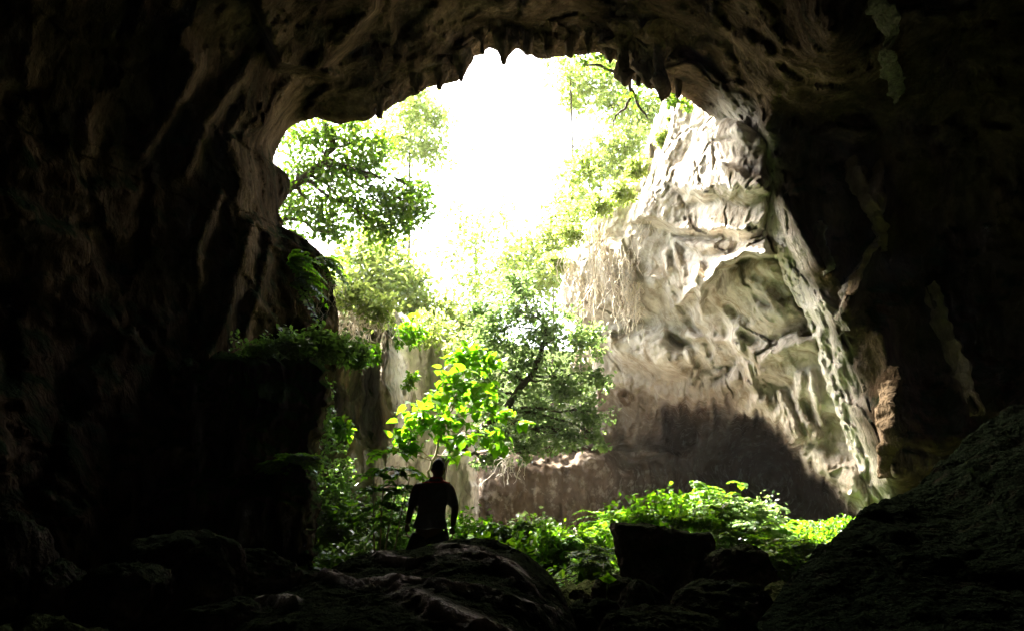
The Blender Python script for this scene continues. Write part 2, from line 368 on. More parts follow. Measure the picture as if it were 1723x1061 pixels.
# large forms: fins that hang and lean, hollows, draperies
Q = Pb.copy(); lean = Q[..., 0] * .55
Qs = np.stack([Q[..., 0] * .9 - Q[..., 2] * .38 * np.sign(-Q[..., 0] + 2), Q[..., 1] * .55, Q[..., 2] * .33 + Q[..., 0] * .1], -1)
warp = fbm(Q * .35, 3, 60)
Qs = Qs + warp[..., None] * .6
Qw = Q + .35 * np.stack([fbm(Q * .8, 3, 161), fbm(Q * .8, 3, 165), fbm(Q * .8, 3, 169)], -1)
patch = sstep(-.25, .45, fbm(Q * .3, 2, 55))
disp = .9 * fbm(Q * .22, 3, 41) + .42 * facets(Qw * np.array([1, 1, .75]), 2.4, 3, .35, .25) + .34 * facets(Qw * np.array([1.2, 1, .7]), .9, 5, .34, .35, .2, .16) + .34 * facets(Qw, .55, 9, .34, .35, .15, .2) + patch * (.24 * ridged(Qs * .9, 3, 43, .5)) + .12 * fbm(Q * 1.8, 2, 52, .6)
front = sstep(2, 6, Pb[..., 1])
disp = disp * (.55 + .45 * edge)
def mask_on(f): return np.where(PF > 0, f, 0)
# dark hanging mass upper left, ledge folds, wedges on the right wall
disp += mask_on(2.0 * lump(PX, PY, [(400,-60),(440,60),(462,118),(520,128),(556,138),(578,130),(560,112),(590,80),(640,20),(640,-60)], 16))
disp += mask_on(.8 * crest(PX, PY, [(300,60),(330,110),(290,190),(240,260)], 14) + .8 * crest(PX, PY, [(430,90),(400,140),(350,200),(310,290)], 12))
disp += mask_on(.9 * crest(PX, PY, [(370,330),(330,420),(335,470)], 12) + .7 * crest(PX, PY, [(425,380),(400,450),(385,520),(350,600)], 12) + .5 * crest(PX, PY, [(455,400),(440,480),(410,560)], 8))
disp += mask_on(1.2 * lump(PX, PY, [(1430,270),(1450,340),(1480,400),(1500,450),(1520,400),(1515,350),(1480,270),(1465,330)], 12))
disp += mask_on(.9 * crest(PX, PY, [(1470,-10),(1500,30),(1504,60),(1490,90),(1500,125),(1515,160)], 7))
disp += mask_on(1.2 * crest(PX, PY, [(1470,420),(1440,480),(1425,520)], 10) + 1.0 * crest(PX, PY, [(1560,480),(1600,580),(1640,690)], 8) + .8 * crest(PX, PY, [(1480,560),(1500,620),(1490,700),(1500,800)], 14) + .7*crest(PX,PY,[(1345,380),(1370,430),(1395,460)],7)+ .7*crest(PX,PY,[(1315,330),(1350,400),(1380,450)],6))
# pitted lacy strip down the right rim
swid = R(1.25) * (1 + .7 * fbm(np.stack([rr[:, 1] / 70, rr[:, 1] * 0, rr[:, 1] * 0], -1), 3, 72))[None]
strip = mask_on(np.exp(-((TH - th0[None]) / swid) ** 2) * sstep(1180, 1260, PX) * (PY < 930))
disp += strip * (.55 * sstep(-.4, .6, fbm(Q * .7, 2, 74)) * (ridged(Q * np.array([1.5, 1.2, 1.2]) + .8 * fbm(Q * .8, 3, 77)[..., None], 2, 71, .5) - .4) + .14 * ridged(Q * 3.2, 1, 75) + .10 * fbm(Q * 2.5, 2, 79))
r2 = np.minimum(r - disp * (.3 + .7 * front), rfl)
SH = CAM + DR * r2[..., None]
# the lip turns outwards and back into the hillside
outv = unit(rimP - at(960, 600, 20.5)); outv[:, 1] = 0; outv = unit(outv)
lipr = []
for yy, oo in [(3.2, 26), (2.8, 12), (2.3, 5), (1.8, 2.4), (1.35, 1.2), (.9, .5), (.5, .15), (.2, .03)]:
    p = SH[0] + outv * oo + np.array([0, yy, 0]); lipr.append(p + .25 * oo ** .5 * fbm(p * .6, 3, 88)[:, None] * outv)
SH = np.concatenate([np.array(lipr), SH], 0)
rim_lit = strip * sstep(R(2.6), R(1.5), TH - th0[None])  # calcite rim made paler: its sunlight is put into the colour
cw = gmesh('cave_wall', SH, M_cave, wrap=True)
at_ = cw.data.attributes.new('lit_shade_streak', 'FLOAT', 'POINT'); at_.data.foreach_set('value', np.r_[np.repeat(rim_lit[:1], len(lipr), 0), rim_lit].clip(0, 1).astype(np.float32).ravel())
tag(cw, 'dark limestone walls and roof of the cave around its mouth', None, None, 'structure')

# ------------------------------------------------------------------ relief sheets
def sheet(name, ys, L, Rr, nc, depth, mat, lat=.12, latf=1.4, seed=5, roll=(10, 10, 10, 10), back=(5, 5, 5, 5), label=None, kind='structure', cat=None, alt=None, topn=5, sidew=5):
    ys = np.asarray(ys, float); s = np.linspace(0, 1, nc)
    xl = np.interp(ys, *zip(*L)); xr = np.interp(ys, *zip(*Rr))
    nz = sidew * fbm(np.stack([ys / 25, ys * 0, ys * 0 + 3], -1), 4, seed)
    PXs = (xl + nz)[:, None] * (1 - s) + (xr - nz)[:, None] * s; PYs = np.repeat(ys[:, None], nc, 1)
    topw = topn * fbm(np.stack([PXs / 25, PXs * 0, PXs * 0 + 9], -1), 4, seed + 1)
    PYs = PYs + topw * (1 - sstep(0, 40, PYs - ys[0])) + topw * (1 - sstep(0, 40, ys[-1] - PYs))
    Y = depth(PXs, PYs)
    wl, wr, wt, wb = roll; bl, br, bt, bb = back
    for d, ww, bk in ((PXs - PXs[:, :1], wl, bl), (PXs[:, -1:] - PXs, wr, br), (PYs - PYs[:1], wt, bt), (PYs[-1:] - PYs, wb, bb)):
        if bk: Y = Y + bk * (1 - np.sqrt(1 - (1 - np.clip(d / ww, 0, 1)) ** 2 + 1e-9))
    V = at(PXs, PYs, Y)
    n = np.stack([fbm(V * latf, 3, seed + 11), fbm(V * latf, 3, seed + 15), fbm(V * latf, 3, seed + 19)], -1)
    V = V + lat * n
    o = gmesh(name, V, mat)
    if alt:
        a_ = o.data.attributes.new('lit_shade_streak', 'FLOAT', 'POINT'); a_.data.foreach_set('value', alt(PXs, PYs).astype(np.float32).ravel())
    return tag(o, label, cat, None, kind)

def recess_shade(px, py):  # brown hollow rock, with the overhang's shade put into the colour
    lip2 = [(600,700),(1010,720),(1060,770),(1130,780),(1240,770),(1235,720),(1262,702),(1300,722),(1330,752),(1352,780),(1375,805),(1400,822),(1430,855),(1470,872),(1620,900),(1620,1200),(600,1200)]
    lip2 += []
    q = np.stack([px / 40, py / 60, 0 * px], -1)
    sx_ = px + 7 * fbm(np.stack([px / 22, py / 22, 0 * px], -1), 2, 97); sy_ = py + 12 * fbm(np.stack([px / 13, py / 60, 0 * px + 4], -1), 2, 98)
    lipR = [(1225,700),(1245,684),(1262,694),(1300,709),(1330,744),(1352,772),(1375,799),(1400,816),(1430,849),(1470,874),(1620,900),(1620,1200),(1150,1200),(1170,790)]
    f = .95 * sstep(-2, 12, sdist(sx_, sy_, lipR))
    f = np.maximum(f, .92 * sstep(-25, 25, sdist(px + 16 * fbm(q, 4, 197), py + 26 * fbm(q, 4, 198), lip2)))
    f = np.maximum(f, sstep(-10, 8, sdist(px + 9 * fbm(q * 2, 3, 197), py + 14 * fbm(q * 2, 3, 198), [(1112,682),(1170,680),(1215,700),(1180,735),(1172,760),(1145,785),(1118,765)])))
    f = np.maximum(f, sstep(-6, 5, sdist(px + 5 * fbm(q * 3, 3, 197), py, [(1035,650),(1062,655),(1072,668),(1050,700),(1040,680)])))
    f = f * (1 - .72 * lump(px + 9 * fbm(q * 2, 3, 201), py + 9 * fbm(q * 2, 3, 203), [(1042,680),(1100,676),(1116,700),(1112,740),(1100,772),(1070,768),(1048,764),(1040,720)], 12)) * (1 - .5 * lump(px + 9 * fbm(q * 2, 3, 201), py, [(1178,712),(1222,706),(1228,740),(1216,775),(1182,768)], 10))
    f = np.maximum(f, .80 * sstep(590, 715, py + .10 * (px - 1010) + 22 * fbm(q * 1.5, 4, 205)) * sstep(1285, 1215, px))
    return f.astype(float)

def cliff_depth(px, py):
    C = [(1130,130,26),(1090,280,28),(1010,350,30),(950,440,32),(945,520,32.5),(1010,600,33),(1200,200,24.5),(1240,220,22.4),(1270,330,22.2),(1280,300,22.4),(1290,400,21.6),(1200,340,24.6),(1150,280,26),
         (1150,400,26.4),(1060,400,28.6),(1060,480,29.4),(1100,540,29.4),(1200,440,23.8),(1240,520,24.8),(1250,600,25.8),(1250,680,27.2),(1180,640,28.8),(1100,620,31),(1330,440,21.7),(1360,540,22.3),(1320,600,23.6),
         (1330,680,24.6),(1405,700,22.6),(1360,760,24.0),(1430,800,22.4),(1460,850,22),(1560,300,21.5),(1600,600,21.5),(1560,900,21.5)]
    base = rbf([c[:2] for c in C], [c[2] for c in C])(np.stack([px, py], -1))
    W = lambda x, y, a: (x + a * fbm(np.stack([x / 60, y / 60, 0 * x], -1), 4, 91), y + a * fbm(np.stack([x / 60, y / 60, 0 * x + 7], -1), 4, 95))
    qx, qy = W(px, py, 9)
    y = base
    # upper block with a rough brow, its shadowed crease underneath
    y = y - 1.3 * lump(qx, qy, [(1172,238),(1120,300),(1150,335),(1190,345),(1230,340),(1262,338),(1300,330),(1300,230),(1240,190),(1190,210)], 22)
    y = y - .8 * lump(qx, qy, [(1195,300),(1215,275),(1250,285),(1290,300),(1300,335),(1268,328),(1250,318),(1232,338),(1215,335)], 9)
    y = y - 2.2 * lump(qx, qy, [(1080,330),(1060,370),(1105,382),(1150,392),(1195,402),(1240,402),(1285,388),(1310,330),(1290,200),(1150,130),(1100,250)], 16)
    y = y - .9 * lump(qx, qy, [(1130,396),(1150,415),(1175,430),(1215,428),(1240,412),(1300,380),(1200,402)], 12)
    # diagonal pale ledge and the hanging brown face under it
    y = y - 2.4 * lump(qx, qy, [(1290,388),(1255,398),(1215,425),(1186,455),(1170,440),(1158,455),(1160,480),(1148,512),(1170,500),(1180,520),(1192,505),(1210,455),(1262,430),(1320,430)], 14)
    y = y - 1.0 * lump(qx, qy, [(1215,445),(1290,410),(1330,440),(1380,545),(1300,565),(1245,560),(1205,520),(1198,490)], 30)
    y = y + .9 * crest(qx, qy, [(1222,512),(1238,530),(1256,536)], 7) + .5 * crest(qx, qy, [(1145,318)], 6)
    y = y - .5 * crest(qx, qy, [(1137,412),(1142,440),(1156,478)], 5) - .6 * crest(qx, qy, [(1118,430),(1122,452)], 6)
    y = y - 1.6 * lump(qx, qy, [(1000,560),(1030,600),(1110,640),(1160,640),(1150,590),(1120,560),(1060,548)], 26)
    y = y - 1.1 * lump(qx, qy, [(1250,570),(1300,572),(1385,552),(1410,620),(1440,700),(1380,700),(1330,650),(1290,640),(1262,640)], 22)
    y = y - .8 * lump(qx, qy, [(1390,790),(1440,765),(1455,800),(1470,860),(1430,842)], 8)
    y = y - .9 * lump(qx, qy, [(950,440),(1000,400),(1060,420),(1110,470),(1100,530),(1020,540),(960,520)], 30)
    # crack lines and ribs
    for p, a, ww in [([(1090,560),(1160,560),(1240,575)], -.35, 8), ([(1240,560),(1248,600),(1262,640)], -.7, 8), ([(1262,470),(1300,500),(1320,540)], -.3, 8), ([(1180,232),(1235,236)], .35, 4),
                     ([(1150,520),(1180,560),(1190,600)], .5, 7), ([(1000,560),(1070,600),(1150,605)], -.4, 14), ([(1290,560),(1390,590)], -.35, 10), ([(1280,600),(1400,560)], -.3, 9),
                     ([(1210,640),(1240,600)], .5, 8), ([(1040,400),(1080,470),(1090,540)], .3, 9), ([(1000,420),(1020,500)], .3, 9)]:
        y = y + a * crest(qx, qy, p, ww)
    # pale fingers
    for p, ww in [([(1340,640),(1352,690),(1372,735)], 8), ([(1362,630),(1375,680),(1384,715)], 7), ([(1318,660),(1335,700),(1345,730)], 7), ([(1165,625),(1167,655)], 6), ([(1028,560),(1030,585)], 5), ([(1150,590),(1156,615)], 6)]:
        y = y - .7 * crest(qx, qy, p, ww)
    # outline of the overhang: everything below it falls back into the alcove
    lip = [(600,640),(1010,636),(1060,648),(1120,662),(1180,672),(1230,668),(1262,690),(1300,705),(1330,740),(1352,768),(1375,795),(1400,812),(1430,845),(1470,872),(1620,900),(1620,1200),(600,1200)]
    sd = sdist(px + 7 * fbm(np.stack([px / 22, py / 22, 0 * px], -1), 2, 97), py + 12 * fbm(np.stack([px / 13, py / 60, 0 * px + 4], -1), 2, 98), lip)
    f = sstep(-3, 60 - 34 * sstep(1215, 1290, px), sd)
    alc = rbf([(600,640),(1000,650),(1100,700),(1250,720),(1300,800),(760,760),(800,900),(1000,900),(1200,900),(1400,900),(1560,900),(1450,860),(1350,760)], [37,36,36,42,47,37,35,37,44,42,31,28,42])(np.stack([px, py], -1))
    alc = alc - 1.3 * lump(qx, qy, [(1035,650),(1110,668),(1118,700),(1125,770),(1080,775),(1050,770),(1040,700)], 12) - 1.2 * lump(qx, qy, [(1165,690),(1205,690),(1235,700),(1225,770),(1170,775)], 12)
    alc = alc - 1.5 * lump(qx, qy, [(740,765),(860,748),(960,768),(1010,745),(1050,770),(1130,780),(1240,790),(1300,830),(1440,880),(1500,1000),(740,1000)], 30)
    alc = alc + 1.6 * lump(qx, qy, [(1118,680),(1165,680),(1170,740),(1140,775),(1118,760)], 8)
    y = y * (1 - f) + alc * f
    B = at(px, py, y)
    fine = sstep(.35, .65, f)
    Bw = B + .3 * np.stack([fbm(B * .9, 3, 171), fbm(B * .9, 3, 175), fbm(B * .9, 3, 179)], -1)
    A = .30 * fbm(B * .3, 2, 101) + .30 * facets(Bw, 2.3, 11, .34, .10, .10, .07) + .14 * facets(Bw * np.array([1, 1, 1.5]), .95, 13, .34, .14, .16, .10) + .10 * sstep(0, .5, fbm(B * .5, 2, 109)) * ridged(B * 2.0, 2, 103, .5) + .05 * fbm(B * 2.6, 2, 107, .6)
    Dp = .35 * fbm(B * .5, 3, 111) + .35 * facets(Bw * np.array([1.2, 1, .5]), 1.3, 17, .3, .3) + .25 * ridged(B * np.array([1.5, .6, .4]), 3, 113, .5) + .1 * fbm(B * 2.6, 2, 117)
    dr = np.exp(-((sd + 18) / 20) ** 2) * sstep(1150, 1260, px) * .75 * ridged(B * np.array([1.9, .4, .35]), 2, 119, .5)       # dripstone along the lip
    return y - A * (1 - fine) - Dp * fine - dr
ys = np.arange(125, 985, 2.2)
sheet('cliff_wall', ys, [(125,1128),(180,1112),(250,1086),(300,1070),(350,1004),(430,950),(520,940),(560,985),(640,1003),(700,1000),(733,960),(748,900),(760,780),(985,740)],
      [(125,1500),(300,1560),(985,1600)], 360, cliff_depth, M_cliff, alt=lambda px, py: recess_shade(px, py), lat=.05, seed=21, roll=(9, 5, 10, 5), back=(2.5, 0, 4, 0), label='pale overhanging limestone cliff with a shaded hollow below, right of the sinkhole')

def left_depth(px, py):
    y = 25 + 5.2 * sstep(650, 682, px + 14 * np.sin(py / 60)) - 1.0 * sstep(560, 520, px)
    y = y + 1.5 * sstep(600, 480, py)
    for p, a, ww in [([(590,600),(586,700),(600,800)], -1.0, 16), ([(625,560),(628,650),(622,740)], .9, 12), ([(655,560),(648,640),(668,740),(672,800)], -.9, 12), ([(615,740),(622,800)], -.9, 10), ([(632,760),(630,810)], -.6, 7),
                     ([(700,520),(690,600),(700,700)], -.9, 16), ([(740,560),(745,700)], -.8, 18)]:
        y = y + a * crest(px, py, p, ww)
    B = at(px, py, y)
    return y - .5 * fbm(B * .5, 3, 131) - .3 * facets(B * np.array([1.2, 1, .45]), 1.2, 23, .3, .3) - .30 * ridged(B * np.array([1.3, .6, .28]), 3, 133, .55) - .07 * fbm(B * 3, 2, 137)
sheet('cliff_wall', np.arange(478, 960, 2.4), [(478,520),(960,500)], [(478,580),(505,628),(520,668),(560,712),(575,760),(640,790),(960,815)], 130, left_depth, M_left, alt=lambda px, py: .95 * sstep(655, 680, px + 8 * np.sin(py / 23)) + .5 * crest(px, py, [(600,730),(606,790),(600,830)], 12) + .5 * crest(px, py, [(648,745),(646,820)], 9), lat=.1, seed=31,  # far rock's sunlit whiteness put into the colour, plus pale streaks
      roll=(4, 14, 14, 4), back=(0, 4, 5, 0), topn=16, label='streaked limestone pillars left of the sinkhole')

def but_depth(px, py):
    y = 13.9 + .35 * np.sin(px / 40) + .6 * sstep(420, 300, px) - .002 * (py - 600) 
    y = y - .8 * lump(px, py, [(470,785),(485,772),(510,775),(526,800),(530,940),(470,940),(462,850)], 10)
    y = y - .8 * sstep(790, 830, py) * sstep(480, 440, px) - .5 * crest(px, py, [(330,640),(345,760),(330,900)], 20)
    B = at(px, py, y)
    return y - .35 * fbm(B * .8, 3, 141) - .35 * facets(B, 1.1, 29, .35, .3) - .18 * ridged(B * np.array([1.5, .8, .5]), 4, 143, .55) - .05 * fbm(B * 6, 3, 147)
sheet('rock_ledge', np.arange(592, 1000, 2.4), [(592,300),(1000,230)], [(592,515),(612,545),(650,560),(700,552),(740,534),(790,526),(840,541),(900,530),(960,542),(1000,545)], 130, but_depth, M_ledge, lat=.06, latf=2.4, seed=41,
      roll=(8, 12, 22, 4), back=(3, 6, 5.5, 0), topn=9, sidew=11, label='dark square rock ledge below the left side of the cave mouth')

# hill behind and around the sinkhole
def hill_z(x, y):
    ring = np.interp(np.hypot((x - 2) / 1.0, (y - 33) / 1.15), [0, 9, 12, 15, 22, 60, 200], [-8, -8, 1, 7, 14.5, 20, 26])
    ring = np.where(y < 30, np.minimum(ring, -4), ring)
    ring = ring - 14 * sstep(2.5, 4.5, x) * (1 - sstep(50, 54, y))
    return ring - 1.6 * sstep(-2, 8, x) + 1.0 * fbm(np.stack([x, y, 0 * x], -1) * .15, 4, 151)
hx = coords([(-160, 12), (-40, .8), (44, 12), (164, 0)]); hy = coords([(34, .7), (70, 8), (180, 0)])
HX, HY = np.meshgrid(hx, hy)
tag(gmesh('hillside', np.stack([HX, HY, hill_z(HX, HY)], -1), M_hill), 'overgrown hillside behind the sinkhole', None, None, 'structure')
px_ = np.linspace(3.6, 17, 60); py_ = np.linspace(31.5, 52, 60); XX, YY = np.meshgrid(px_, py_); ZZ = 8.6 + .12 * (YY - 31) + .5 * fbm(np.stack([XX, YY, 0 * XX], -1) * .5, 3, 66)
SF = np.concatenate([np.stack([XX, YY, ZZ], -1), np.stack([XX, YY, ZZ + .5], -1)[::-1]]); tag(gmesh('sun_blocker', SF, M_cliff), 'unseen added slab keeping the sun off the alcove roof', None, None, 'structure')  # unseen slab added to block sun from the thin alcove roof
# ------------------------------------------------------------------ boulders
def gz(x, y): return float(ground_z(np.array([float(x)]), np.array([float(y)]))[0])
def rockmesh(name, c, half, seed, label, group=None, planes=14, mat=None, rz=0, sub=5, cat='boulder', rough=1.0, top=None, boxy=None):
    import bmesh
    bm = bmesh.new(); bmesh.ops.create_icosphere(bm, subdivisions=sub, radius=1); bm.verts.ensure_lookup_table()
    U = np.array([v.co[:] for v in bm.verts]); Fc = np.array([[v.index for v in f.verts] for f in bm.faces]); bm.free()
    rg = np.random.RandomState(seed)
    n = unit(rg.normal(size=(planes, 3))); d = .72 + .3 * rg.rand(planes)
    if top is not None: n = np.vstack([n, [0, 0, 1]]); d = np.r_[d, top]
    if boxy is not None:
        bx = np.array([[1, .1, .12], [-1, .05, -.1], [0, 1, 0], [.1, -1, .12], [.1, 0, 1], [0, 0, -1], [.7, -.6, .5], [-.6, -.8, -.3], [.75, .1, .75]]); n = unit(bx + .06 * rg.normal(size=bx.shape)); d = np.array([.72, .72, .72, .72, .74, .9, .95, .96, .93]) * boxy
    k = (U @ n.T); k = np.where(k > .05, d / np.maximum(k, .05), 9)
    k = np.sort(k, 1); r_ = np.minimum(k[:, 0], 1.15 if boxy is None else 1.6) - .04 * np.exp(-(k[:, 1] - k[:, 0]) / .03)
    P = U * r_[:, None]
    P = P * np.asarray(half)
    s = float(np.mean(half))
    P = P + U * (rough * s * (.10 * fbm(P / s * 1.6, 3, seed + 3) + .05 * ridged(P / s * np.array([2.5, 2.5, 6]), 4, seed + 6, .55) + .02 * fbm(P / s * 9, 2, seed)))[:, None]
    ca, sa = math.cos(rz), math.sin(rz); P = P @ np.array([[ca, sa, 0], [-sa, ca, 0], [0, 0, 1]])
    P = P + np.asarray(c)
    return tag(mk(name, P, Fc, mat or M_bould, origin=(c[0], c[1], P[:, 2].min())), label, cat, group)
def boulder_px(px, py, Y, hx, hy, hd, seed, label, group=None, **k):
    c = at(px, py, Y); s = Y / F
    return rockmesh('boulder', c, (hx * s, hd, hy * s), seed, label, group, **k)
def mound(name, pts, back, front, label, cat, kind=None, strata=0, seed=3, slope=.15, n=240, dirx=0.0, mat=None, dropf=None, rubble=0, streaks=None):
    c = resample(np.array(pts, float), n, closed=False); C0 = at(c[:, 0], c[:, 1], c[:, 2])
    sb = np.linspace(-back, 0, 24)[:-1]; sf = np.linspace(0, front, 150); s = np.r_[sb, sf]
    Sg, I = np.meshgrid(s, np.arange(n), indexing='ij')
    X = C0[I, 0] + dirx * Sg; Yy = C0[I, 1] - Sg
    Pq = np.stack([X, Yy, 0 * X], -1)
    zf = slope * Sg + .5 * (1 - np.sqrt(np.clip(1 - (np.clip(.25 - Sg, 0, .25) / .25) ** 2, 0, 1))) * 0
    if dropf is not None: zf = dropf(Sg)
    zb = 1.5 * np.clip(-Sg, 0, 9) ** 1.3
    Z = C0[I, 2] - np.where(Sg > 0, zf, zb)
    if strata:
        qn = Sg * strata - .6 * (X + 1.5) + .7 * fbm(Pq * .7, 3, seed) + .12 * fbm(Pq * 4, 3, seed + 9)
        st = np.floor(qn) + sstep(.55, .8, qn - np.floor(qn)) - qn
        Z = Z - np.where(Sg > 0, .06 * st * sstep(.05, .9, Sg), 0)
    am = sstep(.0, .5, np.abs(Sg))
    Pq = np.stack([X, Yy, Z], -1)
    Z = Z - .015 + (.008 + .045 * am) * fbm(Pq * 1.0, 3, seed + 21) + .03 * ridged(Pq * np.array([1.6, 3, 3]), 4, seed + 25, .55) * (.12 + .88 * am) + .012 * fbm(Pq * 12, 3, seed + 29)
    if rubble: Z = Z + rubble * (facets(Pq, .55, 41, .3, .5, .2, .2) + .6 * facets(Pq, .22, 43, .3, .6, .3, .3) + .25 * fbm(Pq * .9, 3, 45))
    V = np.stack([X, Yy, Z], -1); wt = 0 * X
    if streaks:
        sx, sy, sf_ = proj(V); sx = sx + 9 * fbm(V * 2.5, 3, 51); sy = sy + 5 * fbm(V * 2.5, 3, 53)
        for p_, w_ in streaks:
            c_ = crest(sx, sy, p_, w_) * (Sg > .02); wt = np.maximum(wt, c_ * np.clip(.75 + 1.1 * fbm(V * 3.0, 3, 57), 0, 1)); V[..., 2] += .045 * c_  # pale mineral bands; skylight glint on the treads put into the colour
    o = gmesh(name, V, mat or M_bould, origin=tuple(V.reshape(-1, 3).mean(0) * [1, 1, 0] + [0, 0, V[..., 2].min()]))
    if streaks: a_ = o.data.attributes.new('lit_shade_streak', 'FLOAT', 'POINT'); a_.data.foreach_set('value', wt.astype(np.float32).ravel())
    return tag(o, label, cat, None, kind)
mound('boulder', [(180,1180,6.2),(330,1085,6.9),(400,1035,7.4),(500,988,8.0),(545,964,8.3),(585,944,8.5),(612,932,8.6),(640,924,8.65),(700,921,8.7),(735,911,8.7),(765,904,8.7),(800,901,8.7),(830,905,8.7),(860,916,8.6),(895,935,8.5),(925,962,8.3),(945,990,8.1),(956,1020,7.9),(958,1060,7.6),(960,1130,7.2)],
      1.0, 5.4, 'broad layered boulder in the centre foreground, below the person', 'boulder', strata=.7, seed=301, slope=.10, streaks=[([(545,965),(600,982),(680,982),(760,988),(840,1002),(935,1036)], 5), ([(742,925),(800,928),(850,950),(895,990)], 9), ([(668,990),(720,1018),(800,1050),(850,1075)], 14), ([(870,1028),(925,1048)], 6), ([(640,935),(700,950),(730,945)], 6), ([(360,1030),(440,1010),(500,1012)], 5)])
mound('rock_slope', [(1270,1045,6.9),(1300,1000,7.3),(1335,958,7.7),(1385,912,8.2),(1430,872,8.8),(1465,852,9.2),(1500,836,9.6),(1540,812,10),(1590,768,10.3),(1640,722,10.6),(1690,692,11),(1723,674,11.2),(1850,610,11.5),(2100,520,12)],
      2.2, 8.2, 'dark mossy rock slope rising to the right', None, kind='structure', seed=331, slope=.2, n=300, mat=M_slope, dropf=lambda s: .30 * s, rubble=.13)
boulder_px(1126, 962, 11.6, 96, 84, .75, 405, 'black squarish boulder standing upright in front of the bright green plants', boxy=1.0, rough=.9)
boulder_px(1240, 975, 11.0, 60, 46, .5, 412, 'low slanting dark boulder leaning on the right side of the square boulder')
boulder_px(1035, 1010, 10.0, 38, 34, .3, 418, 'small dark rounded boulder beside the three-leaved seedling')
boulder_px(1085, 1022, 8.6, 40, 38, .3, 422, 'slanting grey boulder just left of the foot of the square boulder')
boulder_px(1220, 1030, 8.2, 75, 44, .45, 431, 'wide dark boulder in the bottom foreground below the square boulder')
boulder_px(1110, 1064, 6.6, 90, 34, .4, 437, 'flat brown boulder at the bottom edge right of the layered boulder')
boulder_px(1000, 1060, 7.4, 50, 40, .35, 439, 'dark boulder wedged against the right end of the layered boulder')
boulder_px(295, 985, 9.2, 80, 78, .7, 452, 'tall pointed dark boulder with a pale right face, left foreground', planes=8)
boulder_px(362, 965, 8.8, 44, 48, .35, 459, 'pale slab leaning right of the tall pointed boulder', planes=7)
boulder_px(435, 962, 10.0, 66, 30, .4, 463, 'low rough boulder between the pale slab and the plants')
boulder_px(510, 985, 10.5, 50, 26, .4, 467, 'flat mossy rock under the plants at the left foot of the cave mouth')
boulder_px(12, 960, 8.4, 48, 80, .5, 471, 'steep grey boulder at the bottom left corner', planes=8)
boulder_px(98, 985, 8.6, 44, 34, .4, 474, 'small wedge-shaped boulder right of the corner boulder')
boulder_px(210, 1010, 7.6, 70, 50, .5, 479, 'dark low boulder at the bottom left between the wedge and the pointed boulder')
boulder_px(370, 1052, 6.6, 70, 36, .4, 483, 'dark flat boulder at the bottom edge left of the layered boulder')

# ------------------------------------------------------------------ stalactites on the lip
def stalactite(px, py0, py1, Y, wpx, seed, label, bend=0, mat=None):
    rg = np.random.RandomState(seed); n = 28; m = 22
    t = np.linspace(0, 1, n); top = at(px, py0, Y); tip = at(px + bend, py1, Y)
    L_ = top[2] - tip[2]; c = top + (tip - top) * t[:, None] ** 1.0
    rad = wpx * Y / F * (1.25 - .35 * t + .25 * np.sin(t * 7 + seed)) * (1 - t ** 14) ** .5 * np.interp(t, [0, .3, 1], [2.0, 1.1, .62]) + .01
    a = np.arange(m) / m * 2 * math.pi
    V = c[:, None] + np.stack([rad[:, None] * np.cos(a), 1.1 * rad[:, None] * np.sin(a), 0 * rad[:, None] * a], -1)
    nz = fbm(V * np.array([2.6, 2.6, 1.6]), 4, seed)
    V = V + (V - c[:, None]) * (1.1 * nz)[..., None]
    o = gmesh('stalactite', V, mat or M_cave, wrap=True, origin=tuple(top)); return tag(o, label, 'stalactite')
stalactite(848, 40, 110, 20.6, 12, 501, 'blunt dark stalactite hanging at the very top of the bright opening')
stalactite(741, 100, 152, 21.0, 11, 502, 'short dark stalactite on the upper left lip of the opening')
stalactite(923, 55, 96, 20.6, 11, 503, 'stubby dark stalactite just right of the top stalactite')
stalactite(1051, 50, 146, 20.2, 14, 504, 'thick dark stalactite left of the lip between two branches')
stalactite(1113, 60, 172, 19.4, 13, 505, 'longest dark stalactite hanging at the upper right of the opening')
stalactite(1086, 30, 150, 20.2, 20, 506, 'grey ribbed stalactite between the two dark ones at the upper right', bend=10)

for i, (px, a_, b_, Y, w_) in enumerate([(702,138,158,20.9,8),(776,112,138,21.0,7),(812,70,92,20.9,7),(888,70,92,20.8,7),(962,70,98,20.8,9),(990,70,92,20.8,6),(1026,78,108,20.6,9),(1074,100,146,20.3,7),(1140,120,166,20.4,8),(640,180,200,20.9,8)]):
    o = stalactite(px, a_ - 25, b_, Y, w_, 520 + i, 'small dark stub of a stalactite on the roof edge, between the larger ones'); o['group'] = 'small stalactites along the roof edge'
def wall_y(px, py):
    A_ = SH[8:150].reshape(-1, 3); x_, y_, f_ = proj(A_); k = np.argmin((x_ - px) ** 2 + (y_ - py) ** 2); return A_[k, 1]
def flowstone(pts, wpx, out, col, seed, label):
    c = resample(np.array([(a, b, wall_y(a, b) - out) for a, b in pts]), 60, closed=False); C0 = at(c[:, 0], c[:, 1], c[:, 2]); t = np.linspace(0, 1, 60)
    rad = wpx * c[:, 2] / F * (.35 + .65 * np.sin(np.pi * np.clip(t * .9 + .08, 0, 1))) * (1 + .5 * fbm(np.stack([t * 9, t * 0, t * 0], -1), 3, seed))
    a = np.arange(20) / 20 * 2 * math.pi; V = C0[:, None] + np.stack([rad[:, None] * np.cos(a), (rad[:, None] + out * .8) * np.sin(a), 0 * rad[:, None] * a], -1)
    V = V + .11 * np.stack([fbm(V * 2.6, 3, seed), fbm(V * 2, 2, seed + 4), fbm(V * 2, 2, seed + 8)], -1)
    return tag(gmesh('flowstone', V, rock('flowstone', tuple(.4 * q for q in col), tuple(.8 * q for q in col), col, tuple(.5 * q for q in col), 2, .5, bump=.9), wrap=True, origin=tuple(C0[0])), label, 'flowstone')
